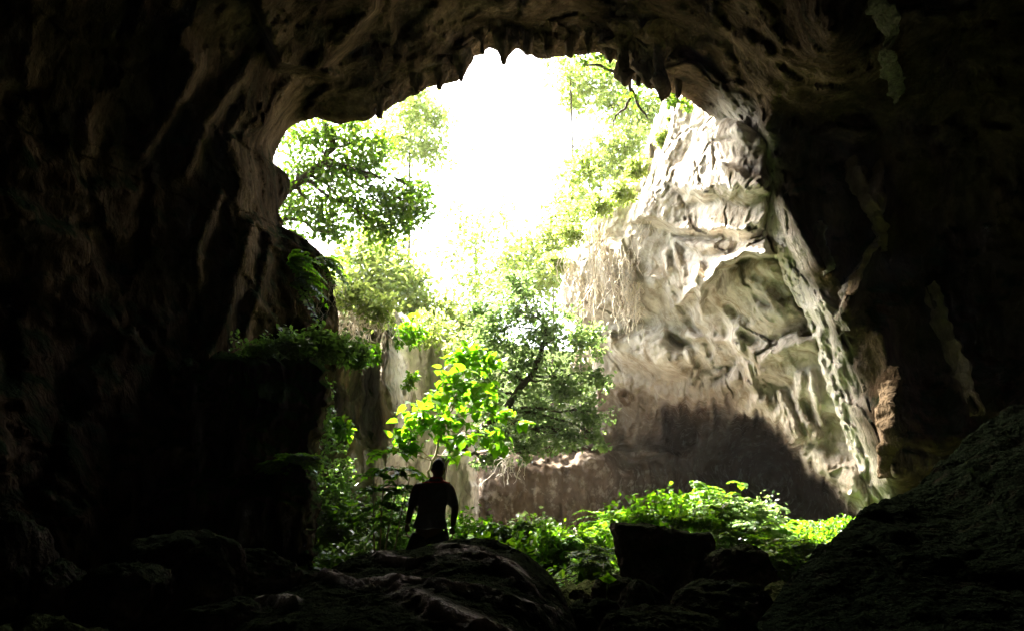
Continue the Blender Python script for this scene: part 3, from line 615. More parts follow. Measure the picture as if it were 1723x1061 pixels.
flowstone([(1470,-6),(1487,20),(1502,45),(1500,72),(1488,95),(1497,120),(1508,138),(1514,165)], 6, .3, (0.210, 0.193, 0.160), 601, 'narrow twisting flowstone, coloured pale as if lit, on the dark roof at the upper right')  # paler colour stands in for light caught by this ridge
flowstone([(1430,268),(1444,310),(1468,350),(1480,392)], 7, .3, (0.243, 0.177, 0.104), 602, 'brown slanting flowstone wedge on the right wall, left arm of the fork')
flowstone([(1480,272),(1474,320),(1478,370),(1490,420)], 7, .3, (0.243, 0.177, 0.104), 603, 'brown flowstone wedge on the right wall, right arm of the fork')
flowstone([(1478,400),(1462,430),(1444,460),(1428,500)], 4, .3, (0.268, 0.195, 0.122), 604, 'thin brown flowstone running down left from the fork')
flowstone([(1372,380),(1384,420),(1396,456)], 5, .3, (0.297, 0.274, 0.226), 605, 'short white flowstone tongue beside the bright rim')
flowstone([(1565,480),(1590,560),(1618,620),(1645,700)], 6, .3, (0.170, 0.135, 0.091), 606, 'long thin brown flowstone high above the mossy slope')
flowstone([(1440,455),(1425,490),(1412,530),(1420,560)], 4, .3, (0.250, 0.226, 0.184), 607, 'pale branching flowstone close to the bright rim')
flowstone([(1500,620),(1492,680),(1505,740),(1490,800)], 14, .3, (0.060, 0.043, 0.026), 608, 'broad brown flowstone boss above the foot of the mossy slope')

# ------------------------------------------------------------------ foliage materials
L_dark = leafm('dark_tree_leaf', (.03, .07, .02), (.08, .14, .03), (2.6, 2.6, .6), .5)
L_mid = leafm('glossy_leaf', (.055, .095, .045), (.11, .17, .08), (2.4, 2.4, 1.2), .5, .28, .6)
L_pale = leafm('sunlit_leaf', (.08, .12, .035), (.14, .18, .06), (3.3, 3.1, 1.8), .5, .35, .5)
L_lime = leafm('young_lime_leaf', (.045, .11, .008), (.09, .16, .012), (1.9, 2.3, .6), .6, .45, .3)
L_fern = leafm('low_plant_leaf', (.03, .085, .010), (.08, .15, .018), (2.4, 2.5, .5), .55, .5, .3)
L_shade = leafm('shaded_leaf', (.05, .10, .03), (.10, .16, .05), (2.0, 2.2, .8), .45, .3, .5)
M_bark = plain('bark', (.07, .055, .04), .9, .4); M_stem = plain('pale_stem', (.30, .24, .16), .8, .3); M_gstem = plain('green_stem', (.10, .13, .04), .7, .3)
M_root = plain('dry_root', (.74, .66, .54), .85, .25)
rng = np.random.RandomState(11)
def tree(name, base, path, clumps, mat, leaf, n, label, cat='tree', group=None, seed=1, r0=.14, up=.5, sub=.25, bark=None, twig=True, tpl=LEAF, tf=LEAF_F, wide=1.0, spreadk=1.0):
    """base: world point on the ground; path: trunk points; clumps: (px,py,Y,radius px[,weight])"""
    rg = np.random.RandomState(seed); e = empty(name, base, label, cat, group)
    tb = Tubes(); P = [np.array(base, float)] + [np.asarray(p, float) for p in path]
    tr = np.vstack([wig(P[i], P[i + 1], 7, .04, rg)[(0 if i == 0 else 1):] for i in range(len(P) - 1)])
    rad = np.linspace(r0, r0 * .35, len(tr)); tb.add(tr, rad, 8); tb.build('trunk', bark or M_bark, e, base).location = (0, 0, 0)
    br = Tubes(); lv = Leaves(seed + 5); A = sum((c[3] ** 2) * (c[4] if len(c) > 4 else 1) for c in clumps)
    for c in clumps:
        C0 = at(*c[:3]); rr_ = spreadk * c[3] * c[2] / F; k = int(n * c[3] ** 2 * (c[4] if len(c) > 4 else 1) / A)
        j = np.argmin(np.linalg.norm(tr - C0, axis=1) + .6 * np.maximum(tr[:, 2] - C0[2], 0)); st = tr[max(j, 2)]
        b = wig(st, C0, 9, .05 * np.linalg.norm(C0 - st) ** .5, rg, -.05 * np.linalg.norm(C0 - st)); br.add(b, np.linspace(rad[max(j, 2)] * .55, .012, 9), 5)
        cc = lv.scatter(C0, (rr_, rr_, rr_ * .85), max(k, 4), leaf, up, sub)
        if twig:
            for q in cc[:10]: br.add(wig(b[6], q, 5, .03, rg), np.linspace(.018, .005, 5), 3)
    o = br.build('branches', bark or M_bark, e, base); o.location = (0, 0, 0)
    o = lv.build('crown', mat, e, base, tpl, tf, wide); o.location = (0, 0, 0)
    return e
# upper left dark tree behind the lip
b = at(400, 700, 27); b[2] = gz(b[0], b[1]) - .1
tree('broadleaf_tree', b, [at(400, 420, 27), at(470, 330, 26.5), at(545, 275, 26), at(560, 240, 26), at(530, 180, 26)],
     [(500,235,26,34),(545,225,26,30),(600,240,26,34),(500,290,26.5,36),(560,300,26,40),(620,285,26,34),(490,350,26.5,34),(540,360,26,36),(600,345,26,38),(655,330,25.5,34),(700,320,25.5,24),(670,370,25.5,36),(700,355,25,26),(640,390,25.5,26),(560,390,26,26),(480,395,26.5,24),(640,240,26,24),(590,205,26,18)],
     L_dark, .15, 8200, 'dark leafy tree at the upper left of the opening, its boughs hanging before the sky', seed=21, r0=.2, sub=.42, spreadk=1.1)
# washed out trees up the hill, behind
def hz(x, y): return float(hill_z(np.array([float(x)]), np.array([float(y)]))[0])
far = [
 (690,44,[(690,200,44,50),(720,250,43,40),(665,250,44,34),(700,170,44,30),(735,200,43,26)],2300,'pale tree rising behind the dark upper left tree'),
 (610,40,[(600,430,38,45),(650,440,38,45),(620,480,37,45),(580,480,37,38),(670,490,37,40),(640,400,39,30),(700,470,38,28)],3600,'yellow-green tree over the left pillars, below the dark tree'),
 (990,42,[(960,120,42,40),(1000,150,42,44),(1050,170,41,44),(1080,210,40,38),(1020,100,42,30),(1100,180,40,30),(1040,120,41,26),(960,170,43,24)],3000,'pale tree with a dark crooked bough under the top right stalactites'),
 (1000,40,[(1010,260,39,42),(1050,290,38,38),(980,300,40,40),(1000,350,39,34),(960,340,41,34),(1060,240,38,34)],2500,'sunlit tree leaning over the top of the pale cliff'),
 (920,40,[(930,400,39,40),(890,430,40,44),(925,460,38,40),(880,480,39,40),(950,370,39,30),(860,450,41,34)],2600,'bleached tree left of the hanging roots'),
 (800,46,[(800,400,46,44),(760,430,46,40),(830,370,46,34),(790,470,45,50),(840,490,44,40),(770,360,46,24)],1500,'thin bleached tree in the middle of the bright gap'),
 (740,40,[(720,520,38,34),(760,530,38,36),(700,560,37,30),(750,570,36,34),(790,545,37,34),(690,520,38,26)],2200,'bright bush on the slope left of the glossy tree'),
]
for i, (px, Y, cl, n, lab) in enumerate(far):
    x = float(at(px, 500, Y)[0]); b = np.array([x, Y, hz(x, Y) - .3]); m0 = at(cl[0][0], cl[0][1] + 20, cl[0][2])
    tree('broadleaf_tree', b, [b * .5 + m0 * .5, m0], cl, L_pale, .24, int(n * 1.35), lab, group='trees up the slope behind the sinkhole', seed=40 + i, r0=.13, sub=.42)
# boughs dark against the light, upper right, belong to a tree rooted on the roof
b = at(1128, 150, 22.6); e = empty('hanging_shrub', b, 'leafy shrub with crooked dark boughs hanging from the lip right of the longest stalactite', 'shrub')
rg = np.random.RandomState(5)
for pts in ([(1130,140),(1062,128),(1062,165),(1050,185),(1035,200),(1034,215)], [(1130,140),(1135,170),(1133,190)], [(1062,128),(1010,110),(980,108)], [(1060,150),(1075,180),(1090,200)]):
    tb = Tubes(); P_ = np.vstack([wig(at(*pts[i], 22.4), at(*pts[i + 1], 22.4), 5, .03, rg)[(0 if i == 0 else 1):] for i in range(len(pts) - 1)]); tb.add(P_, np.linspace(.06, .02, len(P_)), 6); tb.build('branch', M_bark, e, b).location = (0, 0, 0)
lv = Leaves(8)
for c in [(1130,170,22.3,16),(1150,178,22.3,14),(1112,150,22.5,16),(1060,165,22.5,20),(1020,110,22.5,18),(985,105,22.5,18),(1160,165,22.2,10)]: lv.scatter(at(*c[:3]), c[3] * c[2] / F, int(c[3] * 5), .12)
lv.build('foliage', L_dark, e, b).location = (0, 0, 0)

# glossy small-leaved tree in the middle
x0 = at(735, 800, 22.5); b = np.array([x0[0], 22.5, gz(x0[0], 22.5) - .1])
tree('broadleaf_tree', b, [at(745, 775, 22.5), at(790, 740, 22.8), at(850, 690, 23.3), at(900, 620, 23.8), at(920, 540, 24)],
     [(860,520,24.5,46),(925,555,24,52),(985,575,23.6,36),(880,610,24,55),(955,650,23.5,48),(1000,700,23,34,1.2),(835,560,24.5,42),(820,650,24,42),(900,700,23.5,50),(850,735,23,42),(930,735,23,38),(1015,640,23.2,24),(825,775,22.6,26),(875,475,25,36),(800,520,25,28),
      (960,740,22.8,24),(1010,740,22.8,20),(800,600,24,34),(890,760,22.8,22)], L_mid, .125, 11500, 'broad tree of small glossy leaves in the middle, left of the overhanging cliff', seed=71, r0=.17, sub=.2, up=.7)
# lime sapling behind the person
x0 = at(712, 900, 18.4); b = np.array([x0[0], 18.4, gz(x0[0], 18.4) - .05])
tree('sapling', b, [at(722, 800, 18.4), at(738, 740, 18.4), at(760, 690, 18.4), at(775, 640, 18.4)],
     [(790,598,18.4,28),(765,640,18.2,34),(812,622,18.5,24),(800,670,18.6,40,.8),(765,680,18.8,34,.7),(700,705,18.0,32),(672,735,17.8,18),(745,715,18.2,34,.8),(850,700,18.8,20),(838,735,18.8,22,.6),(690,760,17.8,18),(760,765,18.8,26,.6),(800,735,17.0,28,.6),(668,760,17.7,10),(865,715,18.8,14)],
     L_lime, .175, 800, 'slender sapling with large lime green leaves behind the person', 'sapling', seed=83, r0=.035, up=1.1, sub=.34, spreadk=1.2, bark=M_stem, twig=True, tpl=BIG, tf=BIG_F)

# ------------------------------------------------------------------ shrubs and ferns
def frond(lv, tb, base, d, length, nl, leaf, rg, droop=.5, w=1.0):
    n = nl; t = np.linspace(0, 1, n); d = unit(np.asarray(d, float)); c = np.asarray(base) + d * (length * t)[:, None]; c[:, 2] -= droop * length * t ** 2
    tb.add(c[::max(1, n // 5)] if n > 5 else c, .006, 3)
    T = unit(np.gradient(c, axis=0)); side = np.cross(T, [0, 0, 1]); side = unit(side + 1e-6); up = np.cross(side, T)
    sz = leaf * (.55 + .9 * np.sin(np.pi * (.12 + .8 * t)))
    for s in (1, -1):
        D = side * s + T * .45 + rg.normal(size=(n, 3)) * .12; lv.add(c, D, up + rg.normal(size=(n, 3)) * .25, sz * w)
    lv.add(c[-1:], T[-1:], up[-1:], leaf)
def shrub(px, Y, h, spread, label, leafmat, leaf=.07, stems=7, mode='fern', seed=1, group=None, base=None, name='shrub', cat='shrub', stemm=None, dense=1.0, lean=(0, 0), wide=1.0):
    rg = np.random.RandomState(seed)
    if base is None: x = float(at(px, 900, Y)[0]); base = np.array([x, Y, gz(x, Y) - .04])
    e = empty(name, base, label, cat, group); tb = Tubes(); lv = Leaves(seed)
    for k in range(stems):
        a = rg.rand() * 6.28; rr_ = spread * rg.rand() ** .6; hh = h * (.5 + .5 * rg.rand()) * (1 - .25 * rr_ / spread)
        tip = base + np.array([math.cos(a) * rr_ + lean[0] * hh, math.sin(a) * rr_ * .7 + lean[1], hh]); b0 = base + (tip - base) * np.array([.35, .35, 0])
        p = wig(b0, tip, 8, .02 * h, rg); tb.add(p, np.linspace(.014, .005, 8), 4)
        for j in range(2, 8):
            for q in range(int(round((2 if mode == 'fern' else 3) * dense))):
                a2 = rg.rand() * 6.28; d = np.array([math.cos(a2), math.sin(a2), .15 + .5 * rg.rand()])
                if mode == 'fern': frond(lv, tb, p[j], d, spread * (.35 + .4 * rg.rand()), 9, leaf, rg, .35 + .3 * rg.rand(), wide)
                else:
                    tw = p[j] + unit(d) * spread * .25 * rg.rand(); m = 5; P = tw + rg.normal(size=(m, 3)) * spread * .13
                    D = rg.normal(size=(m, 3)) + d; D[:, 2] -= .4; lv.add(P, D, rg.normal(size=(m, 3)) * .5 + np.array([0, 0, 1.2]), leaf * (.6 + .8 * rg.rand(m)))
    tb.build('stems', stemm or M_gstem, e, base).location = (0, 0, 0)
    lv.build('foliage', leafmat, e, base, wide=wide if mode != 'fern' else 1.0).location = (0, 0, 0)
    return e
def top_h(px, Y, k):
    tp = np.interp(px, [780,850,900,950,1000,1060,1110,1150,1200,1225,1255,1290,1350,1400,1430], [876,868,880,884,876,846,838,832,818,806,836,880,884,882,888]) + k
    b_ = gz(float(at(px, 900, Y)[0]), Y); return float(np.clip((at(px, tp, Y)[2] - b_) * 1.35, .38, 2.8))
SH_R = [  # px, Y, height, spread, leaf, stems, mode, label
 (905,15.6,.55,.5,.07,9,'leaf','low bright plant at the right shoulder of the layered boulder'),
 (955,16.0,.75,.6,.06,12,'fern','feathery bright plant left of the three-leaved seedling'),
 (1010,16.6,.95,.6,.06,12,'fern','feathery bright plant against the left side of the square boulder'),
 (1065,15.0,1.15,.5,.09,10,'leaf','tall lime plant peeping over the left corner of the square boulder'),
 (1110,15.4,1.15,.6,.10,12,'leaf','broad-leaved lime plant crowning the top of the square boulder'),
 (1160,16.5,1.15,.6,.07,12,'fern','bright plant behind the right half of the square boulder'),
 (1205,18.0,1.5,.55,.07,12,'fern','tall feathery plant with the highest tip, right of the square boulder'),
 (1250,18.0,1.1,.6,.07,12,'fern','dusky feathery plant under the dark alcove'),
 (1225,14.5,.75,.6,.06,12,'fern','low green plant filling the gap above the slanting boulder'),
 (1290,16.5,.95,.6,.07,12,'fern','green plant in the hollow left of the mossy slope'),
 (1335,17.5,1.0,.6,.07,12,'leaf','leafy plant under the foot of the pale cliff'),
 (1385,18.5,.95,.5,.07,10,'leaf','plant furthest right, touching the crest of the mossy slope'),
 (1300,13.6,.6,.5,.06,10,'fern','small fern low beside the mossy slope'),
 (1345,14.6,.7,.5,.06,10,'fern','small fern half hidden by the crest of the mossy slope'),
 (930,21.0,.9,.8,.09,10,'leaf','dusky bush in front of the brown back wall'),
 (985,14.0,.45,.5,.05,10,'fern','ground-hugging fern at the right foot of the layered boulder'),
]
for i, (px, Y, h, sp, lf, st, mode, lab) in enumerate(SH_R):
    shrub(px, Y, top_h(px, Y, (0, 8, 16, 4)[i % 4] if Y > 14.7 else 40), sp, lab, L_fern if i not in (3, 4) else L_lime, lf, st, mode, 200 + i, 'plants on the sunlit ground right of the person', dense=1.3)
more = [(800,17.0,.7,.6,.09,9,'leaf','low plant peeping between the person and the boulder crest'),(850,16.5,.6,.6,.08,10,'fern','low fern behind the right shoulder of the layered boulder'),(885,18.5,.9,.7,.08,12,'leaf','lime bush above the right shoulder of the layered boulder'),
 (1040,18.5,1.2,.7,.08,12,'fern','bright plant rising behind the left corner of the square boulder'),(1180,20.0,1.6,.8,.09,12,'fern','wide feathery bush behind the square boulder'),(1270,20.5,1.3,.9,.09,14,'leaf','wide leafy bush under the dark recess'),
 (1330,20.0,1.1,.8,.09,14,'fern','wide ferny bush left of the foot of the pale cliff'),(1375,16.6,.8,.6,.07,12,'leaf','leafy plant tucked along the crest of the mossy slope'),(1250,15.6,.8,.7,.07,12,'fern','ferny plant behind the slanting boulder'),(1420,20.0,.8,.5,.08,10,'leaf','small bush right at the tip of the pale cliff')]
for i, (px, Y, h, sp, lf, st, mode, lab) in enumerate(more):
    shrub(px, Y, top_h(px, Y, (0, 14, 6)[i % 3]), sp, lab, (L_lime, L_fern, L_mid)[i % 3], lf * (1.5 if i % 4 == 2 else 1), st, mode, 300 + i, 'plants on the sunlit ground right of the person', dense=1.4)
gc = Leaves(99); g_ = np.random.RandomState(4); n = 13000
gx_ = g_.uniform(-8, 15, n); gy_ = g_.uniform(13.5, 24.5, n); kk = fbm(np.stack([gx_, gy_, 0 * gx_], -1) * .7, 3, 61) > -.35; gx_, gy_ = gx_[kk], gy_[kk]; n = len(gx_)
gc.add(np.stack([gx_, gy_, ground_z(gx_, gy_) + .02 + .16 * g_.rand(n)], -1), g_.normal(size=(n, 3)) * [1, 1, .4] + [0, 0, .3], g_.normal(size=(n, 3)) * .5 + [0, 0, 1.1], .12 * (.5 + g_.rand(n)))
tag(gc.build('ground_cover', L_fern), 'low leafy ground cover on the sinkhole floor', None, None, 'stuff')
# leafy spray just right of the person, over the boulder
shrub(835, 12.2, .75, .55, 'flat spray of oval leaves above the boulder crest, right of the person', L_lime, .12, 6, 'leaf', 231, dense=.7)
SH_L = [
 (552,16.5,2.3,.35,.08,9,'fern','tall feathery plant along the edge of the dark ledge'),
 (575,15.5,1.5,.5,.08,10,'fern','feathery plant at the left foot of the cave mouth'),
 (610,17.0,1.7,.6,.10,12,'leaf','tangled glossy bush in front of the streaked pillars'),
 (640,16.0,1.2,.5,.10,10,'leaf','glossy bush left of the pale stems'),
 (590,13.5,.9,.5,.08,10,'leaf','low bush above the left end of the layered boulder'),
 (545,13.0,.6,.4,.07,10,'fern','mossy little fern beside the flat mossy rock'),
 (665,18.0,1.5,.5,.10,10,'leaf','dusky bush behind the pale stems'),
 (560,19.5,2.8,.4,.10,10,'leaf','climbing plant between the ledge and the streaked pillar'),
 (760,17.5,1.0,.6,.09,8,'leaf','dim bush behind the right side of the person'),
]
for i, (px, Y, h, sp, lf, st, mode, lab) in enumerate(SH_L):
    shrub(px, Y, h, sp, lab, L_fern if mode == 'fern' else L_shade, lf, st, mode, 250 + i, 'undergrowth left of the person', dense=1.2)
# pale-stemmed sapling with long drooping leaflets, left of the person
x0 = at(640, 915, 12.0); b = np.array([x0[0], 12.0, gz(x0[0], 12.0) - .05]); e = empty('sapling', b, 'pale-stemmed sapling with drooping paired leaflets, left of the person', 'sapling')
tb = Tubes(); lv = Leaves(77); tw = Tubes(); rg = np.random.RandomState(6)
for top in [(672,790),(650,760),(690,800),(628,800)]:
    p = wig(b + rg.normal(size=3) * [.05, .05, 0], at(*top, 12.0), 9, .012, rg); tb.add(p, np.linspace(.02, .007, 9), 6)
    for j in (5, 6, 7, 8):
        for s in (-1, 1):
            frond(lv, tw, p[j], [s * .9, rg.normal() * .5, .35], .34, 7, .11, rg, .55)
tb.build('trunk', M_stem, e, b).location = (0, 0, 0); tw.build('leaf_stalks', M_gstem, e, b).location = (0, 0, 0); lv.build('foliage', L_lime, e, b).location = (0, 0, 0)
# three-leaved seedling low right of centre
x0 = at(1020, 1005, 9.2); b = np.array([x0[0], 9.2, gz(x0[0], 9.2) - .02]); tip = at(1022, 975, 9.2)
e = empty('seedling', b, 'seedling with three round leaves below the bright plants', 'plant'); tb = Tubes(); tb.add(wig(b, tip, 6, .005, rg), .006, 5); tb.build('stem', M_gstem, e, b).location = (0, 0, 0)
lv = Leaves(3); lv.add(np.array([tip] * 3), np.array([[-1, -.2, .25], [1, -.2, .1], [.15, .1, .9]]), np.array([[0, -1, .7], [0, -1, .5], [.2, -1, .3]]), np.array([.085, .09, .08])); lv.build('foliage', L_lime, e, b, BIG, BIG_F).location = (0, 0, 0)
# plants on the ledge and on the left wall
for i, (px, py, Y, h, lab) in enumerate([(1085,889,12.1,.26,'lime plant rooted on the top left edge of the square boulder'), (1140,888,12.2,.2,'mossy plant on the middle top of the square boulder'), (1182,889,12.1,.16,'tiny plant on the top right corner of the square boulder')]):
    shrub(px, Y, h, .3, lab, L_lime if i != 1 else L_fern, .06, 7, 'leaf', 330 + i, 'plants on top of the square boulder', base=at(px, py, Y), dense=.8)
for i, (px, py, Y, lab) in enumerate([(546,660,16.6,'creeper trailing down the right edge of the dark ledge, topmost'), (540,760,16.4,'creeper trailing down the right edge of the dark ledge, middle one'), (534,850,16.2,'creeper trailing down the right edge of the dark ledge, lowest')]):
    b = at(px, py, Y); e = empty('creeper', b, lab, 'plant', 'creepers on the ledge edge'); lv = Leaves(390 + i); tb = Tubes(); rg = np.random.RandomState(70 + i)
    for k in range(9):
        a_ = b + rg.normal(size=3) * [.12, .2, .25]; p = wig(a_, a_ + [rg.normal() * .15, rg.normal() * .15, -.5 - .7 * rg.rand()], 10, .03, rg); tb.add(p, .006, 3)
        for q in p[1:]: lv.add(q + rg.normal(size=(4, 3)) * .05, rg.normal(size=(4, 3)) + [.2, -.3, -.5], rg.normal(size=(4, 3)) * .5 + [0, -.4, 1], .08 * (.5 + rg.rand(4)))
    tb.build('stems', M_gstem, e, b).location = (0, 0, 0); lv.build('foliage', L_shade, e, b).location = (0, 0, 0)
for i, (px, py, Y, h, sp, lf, st, mode, lab, mt) in enumerate([
 (430,612,14.6,.5,.5,.07,9,'leaf','dim plant on top of the ledge, furthest into the cave',L_shade), (500,606,14.8,.6,.5,.09,10,'leaf','glossy plant with pale glinting leaves on the ledge top',L_shade),
 (560,612,15.2,.7,.5,.10,12,'leaf','leafy plant hanging over the right corner of the ledge',L_shade), (598,620,16.5,.6,.4,.10,9,'leaf','leafy plant just beyond the ledge corner',L_shade),
 (470,795,12.6,.3,.35,.06,8,'fern','little fern on the rounded knob low on the ledge',L_fern), (508,785,12.6,.25,.35,.06,8,'fern','mossy fern draped over the right of the knob',L_fern)]):
    shrub(px, Y, h, sp, lab, mt, lf, st, mode, 280 + i, 'plants growing on the dark ledge', base=at(px, py, Y), dense=1.1)
for i, (px, py, Y, dx, lab) in enumerate([(488,445,17.0,1,'fern on the left wall with one bright frond, upper of two'), (492,480,16.8,1,'fern on the left wall with bright comb-like fronds, lower of two'), (540,440,19.6,1,'fern hanging at the broken edge of the left wall')]):
    b = at(px, py, Y); e = empty('fern', b, lab, 'fern', 'ferns on the left wall'); tb = Tubes(); lv = Leaves(60 + i); rg = np.random.RandomState(30 + i)
    for k in range(9): frond(lv, tb, b, [.9 + .3 * rg.normal(), -.3 + .4 * rg.normal(), .3 + .5 * rg.normal()], .65 + .2 * rg.rand(), 12, .13, rg, .6)
    tb.build('stems', M_gstem, e, b).location = (0, 0, 0); lv.build('foliage', L_fern, e, b).location = (0, 0, 0)

# plants along the brow of the pale cliff
for i, (px, py, Y, rpx, n, lab) in enumerate([(1112,235,25.6,16,240,'small dark tuft high on the brow of the pale cliff'), (1075,285,26.6,20,420,'bright tuft below the small dark tuft on the cliff brow'), (1045,325,28.0,22,520,'bright tuft above the hanging roots'),
      (1010,345,29.0,24,560,'spreading tuft at the bend of the cliff brow'), (965,395,30.2,24,560,'green tuft over the left end of the hanging roots'), (940,440,31.0,20,420,'darker tuft at the left tip of the cliff'), (1135,205,25.2,14,200,'yellowish tuft under the hanging shrub'), (985,570,28.6,18,320,'tuft under the left side of the cliff')]):
    b = at(px, py, Y); e = empty('shrub', b, lab, 'shrub', 'tufts along the cliff brow'); lv = Leaves(90 + i); tb = Tubes(); rg = np.random.RandomState(i)
    s = rpx * Y / F; c = lv.scatter(b + [0, -.3 * s, 0], (s * 1.2, s * .7, s), n, .15, .5, .25)
    for q in c[:12]: tb.add(wig(b + [0, .5 * s, 0], q, 5, .03, rg), .012, 4)
    tb.build('stems', M_bark, e, b).location = (0, 0, 0); lv.build('foliage', L_pale, e, b).location = (0, 0, 0)
for i, (px, py, Y, rx, n, mt, lab) in enumerate([(590,500,24.4,30,520,L_pale,'yellow bush hanging over the top of the left pillars, beside the left wall'),(640,520,24.4,30,520,L_pale,'yellow bush over the middle of the left pillars'),(685,560,26,24,420,L_lime,'bright bush on the right shoulder of the left pillars'),
      (730,560,29,32,620,L_pale,'pale bush over the sunlit pale rock behind the sapling'),(630,600,24.2,14,140,L_lime,'small bright plant in the hollow of the left pillars'),(570,720,19.6,16,220,L_fern,'bright creeper down the edge between ledge and pillars'),(775,600,29.5,26,420,L_pale,'pale bush right of the sunlit pale rock'),(690,640,26,12,110,L_lime,'tiny lime plant on the pale edge of the left pillars')]):
    b = at(px, py, Y); e = empty('shrub', b, lab, 'shrub', 'bushes hanging on the left pillars'); lv = Leaves(190 + i); tb = Tubes(); rg = np.random.RandomState(50 + i)
    s = rx * Y / F; c = lv.scatter(b + [0, -.3 * s, 0], (s * 1.1, s * .7, s), n, .15, .5, .35)
    for q in c[:12]: tb.add(wig(b + [0, .5 * s, 0], q, 5, .03, rg), .012, 4)
    tb.build('stems', M_bark, e, b).location = (0, 0, 0); lv.build('foliage', mt, e, b).location = (0, 0, 0)
# hanging roots
def roots(label, spots, k, group, seed, mat, rad=.021, amp=.06, wp=.55):
    rg = np.random.RandomState(seed); b = at(*spots[0][:3]); e = empty('hanging_roots', b, label, 'roots', group)
    for i in range(k):
        s = spots[i % len(spots)]; px = s[0] + rg.normal() * s[4]; l = s[3] * (.35 + .8 * rg.rand()); a = at(px, s[1] + rg.normal() * 8, s[2]); z = at(px + rg.normal() * 10, s[1] + l, s[2] - .2)
        tb = Tubes(); p = wig(a, z, 14, amp, rg); tb.add(p, np.linspace(rad, rad * .5, 14), 4)
        for q in range(3):
            j = rg.randint(3, 12); d = rg.normal(size=3) * [.35, .2, .2] + [0, 0, -.6]; tb.add(wig(p[j], p[j] + d * wp * (.5 + rg.rand()), 7, amp * .6, rg), np.linspace(rad * .7, rad * .35, 7), 3)
        o = tb.build('root', mat, e, b); o.location = (0, 0, 0)
    return e
roots('tangled pale roots at the left tip of the cliff', [(960,430,30.6,110,14),(975,460,30.4,80,16)], 26, 'pale roots hanging over the cliff', 1, M_root)
roots('longest pale roots, hanging in the middle of the cliff brow', [(1010,380,29.4,150,14),(1030,420,29.0,130,12)], 30, 'pale roots hanging over the cliff', 2, M_root)
roots('fine pale roots reaching lowest on the cliff', [(1050,430,28.6,110,12),(1062,480,28.4,80,12)], 26, 'pale roots hanging over the cliff', 3, M_root, rad=.017)
roots('few thin roots on the smooth upper cliff', [(1085,290,27.0,90,10),(1070,380,28.0,70,14)], 9, 'pale roots hanging over the cliff', 4, M_root, rad=.014)
roots('dry root curtain over the top of the left pillars', [(600,500,24.6,75,18),(640,515,24.4,70,16),(585,520,24.6,55,12)], 46, None, 5, M_root, rad=.018, amp=.04)
roots('grey roots on the broken edge of the left wall', [(545,440,19.4,90,12)], 10, None, 6, M_stem, rad=.010)
roots('small bunch of bare pale rootlets hanging under the glossy tree', [(858,765,21.8,28,4)], 6, None, 7, M_root, rad=.012)

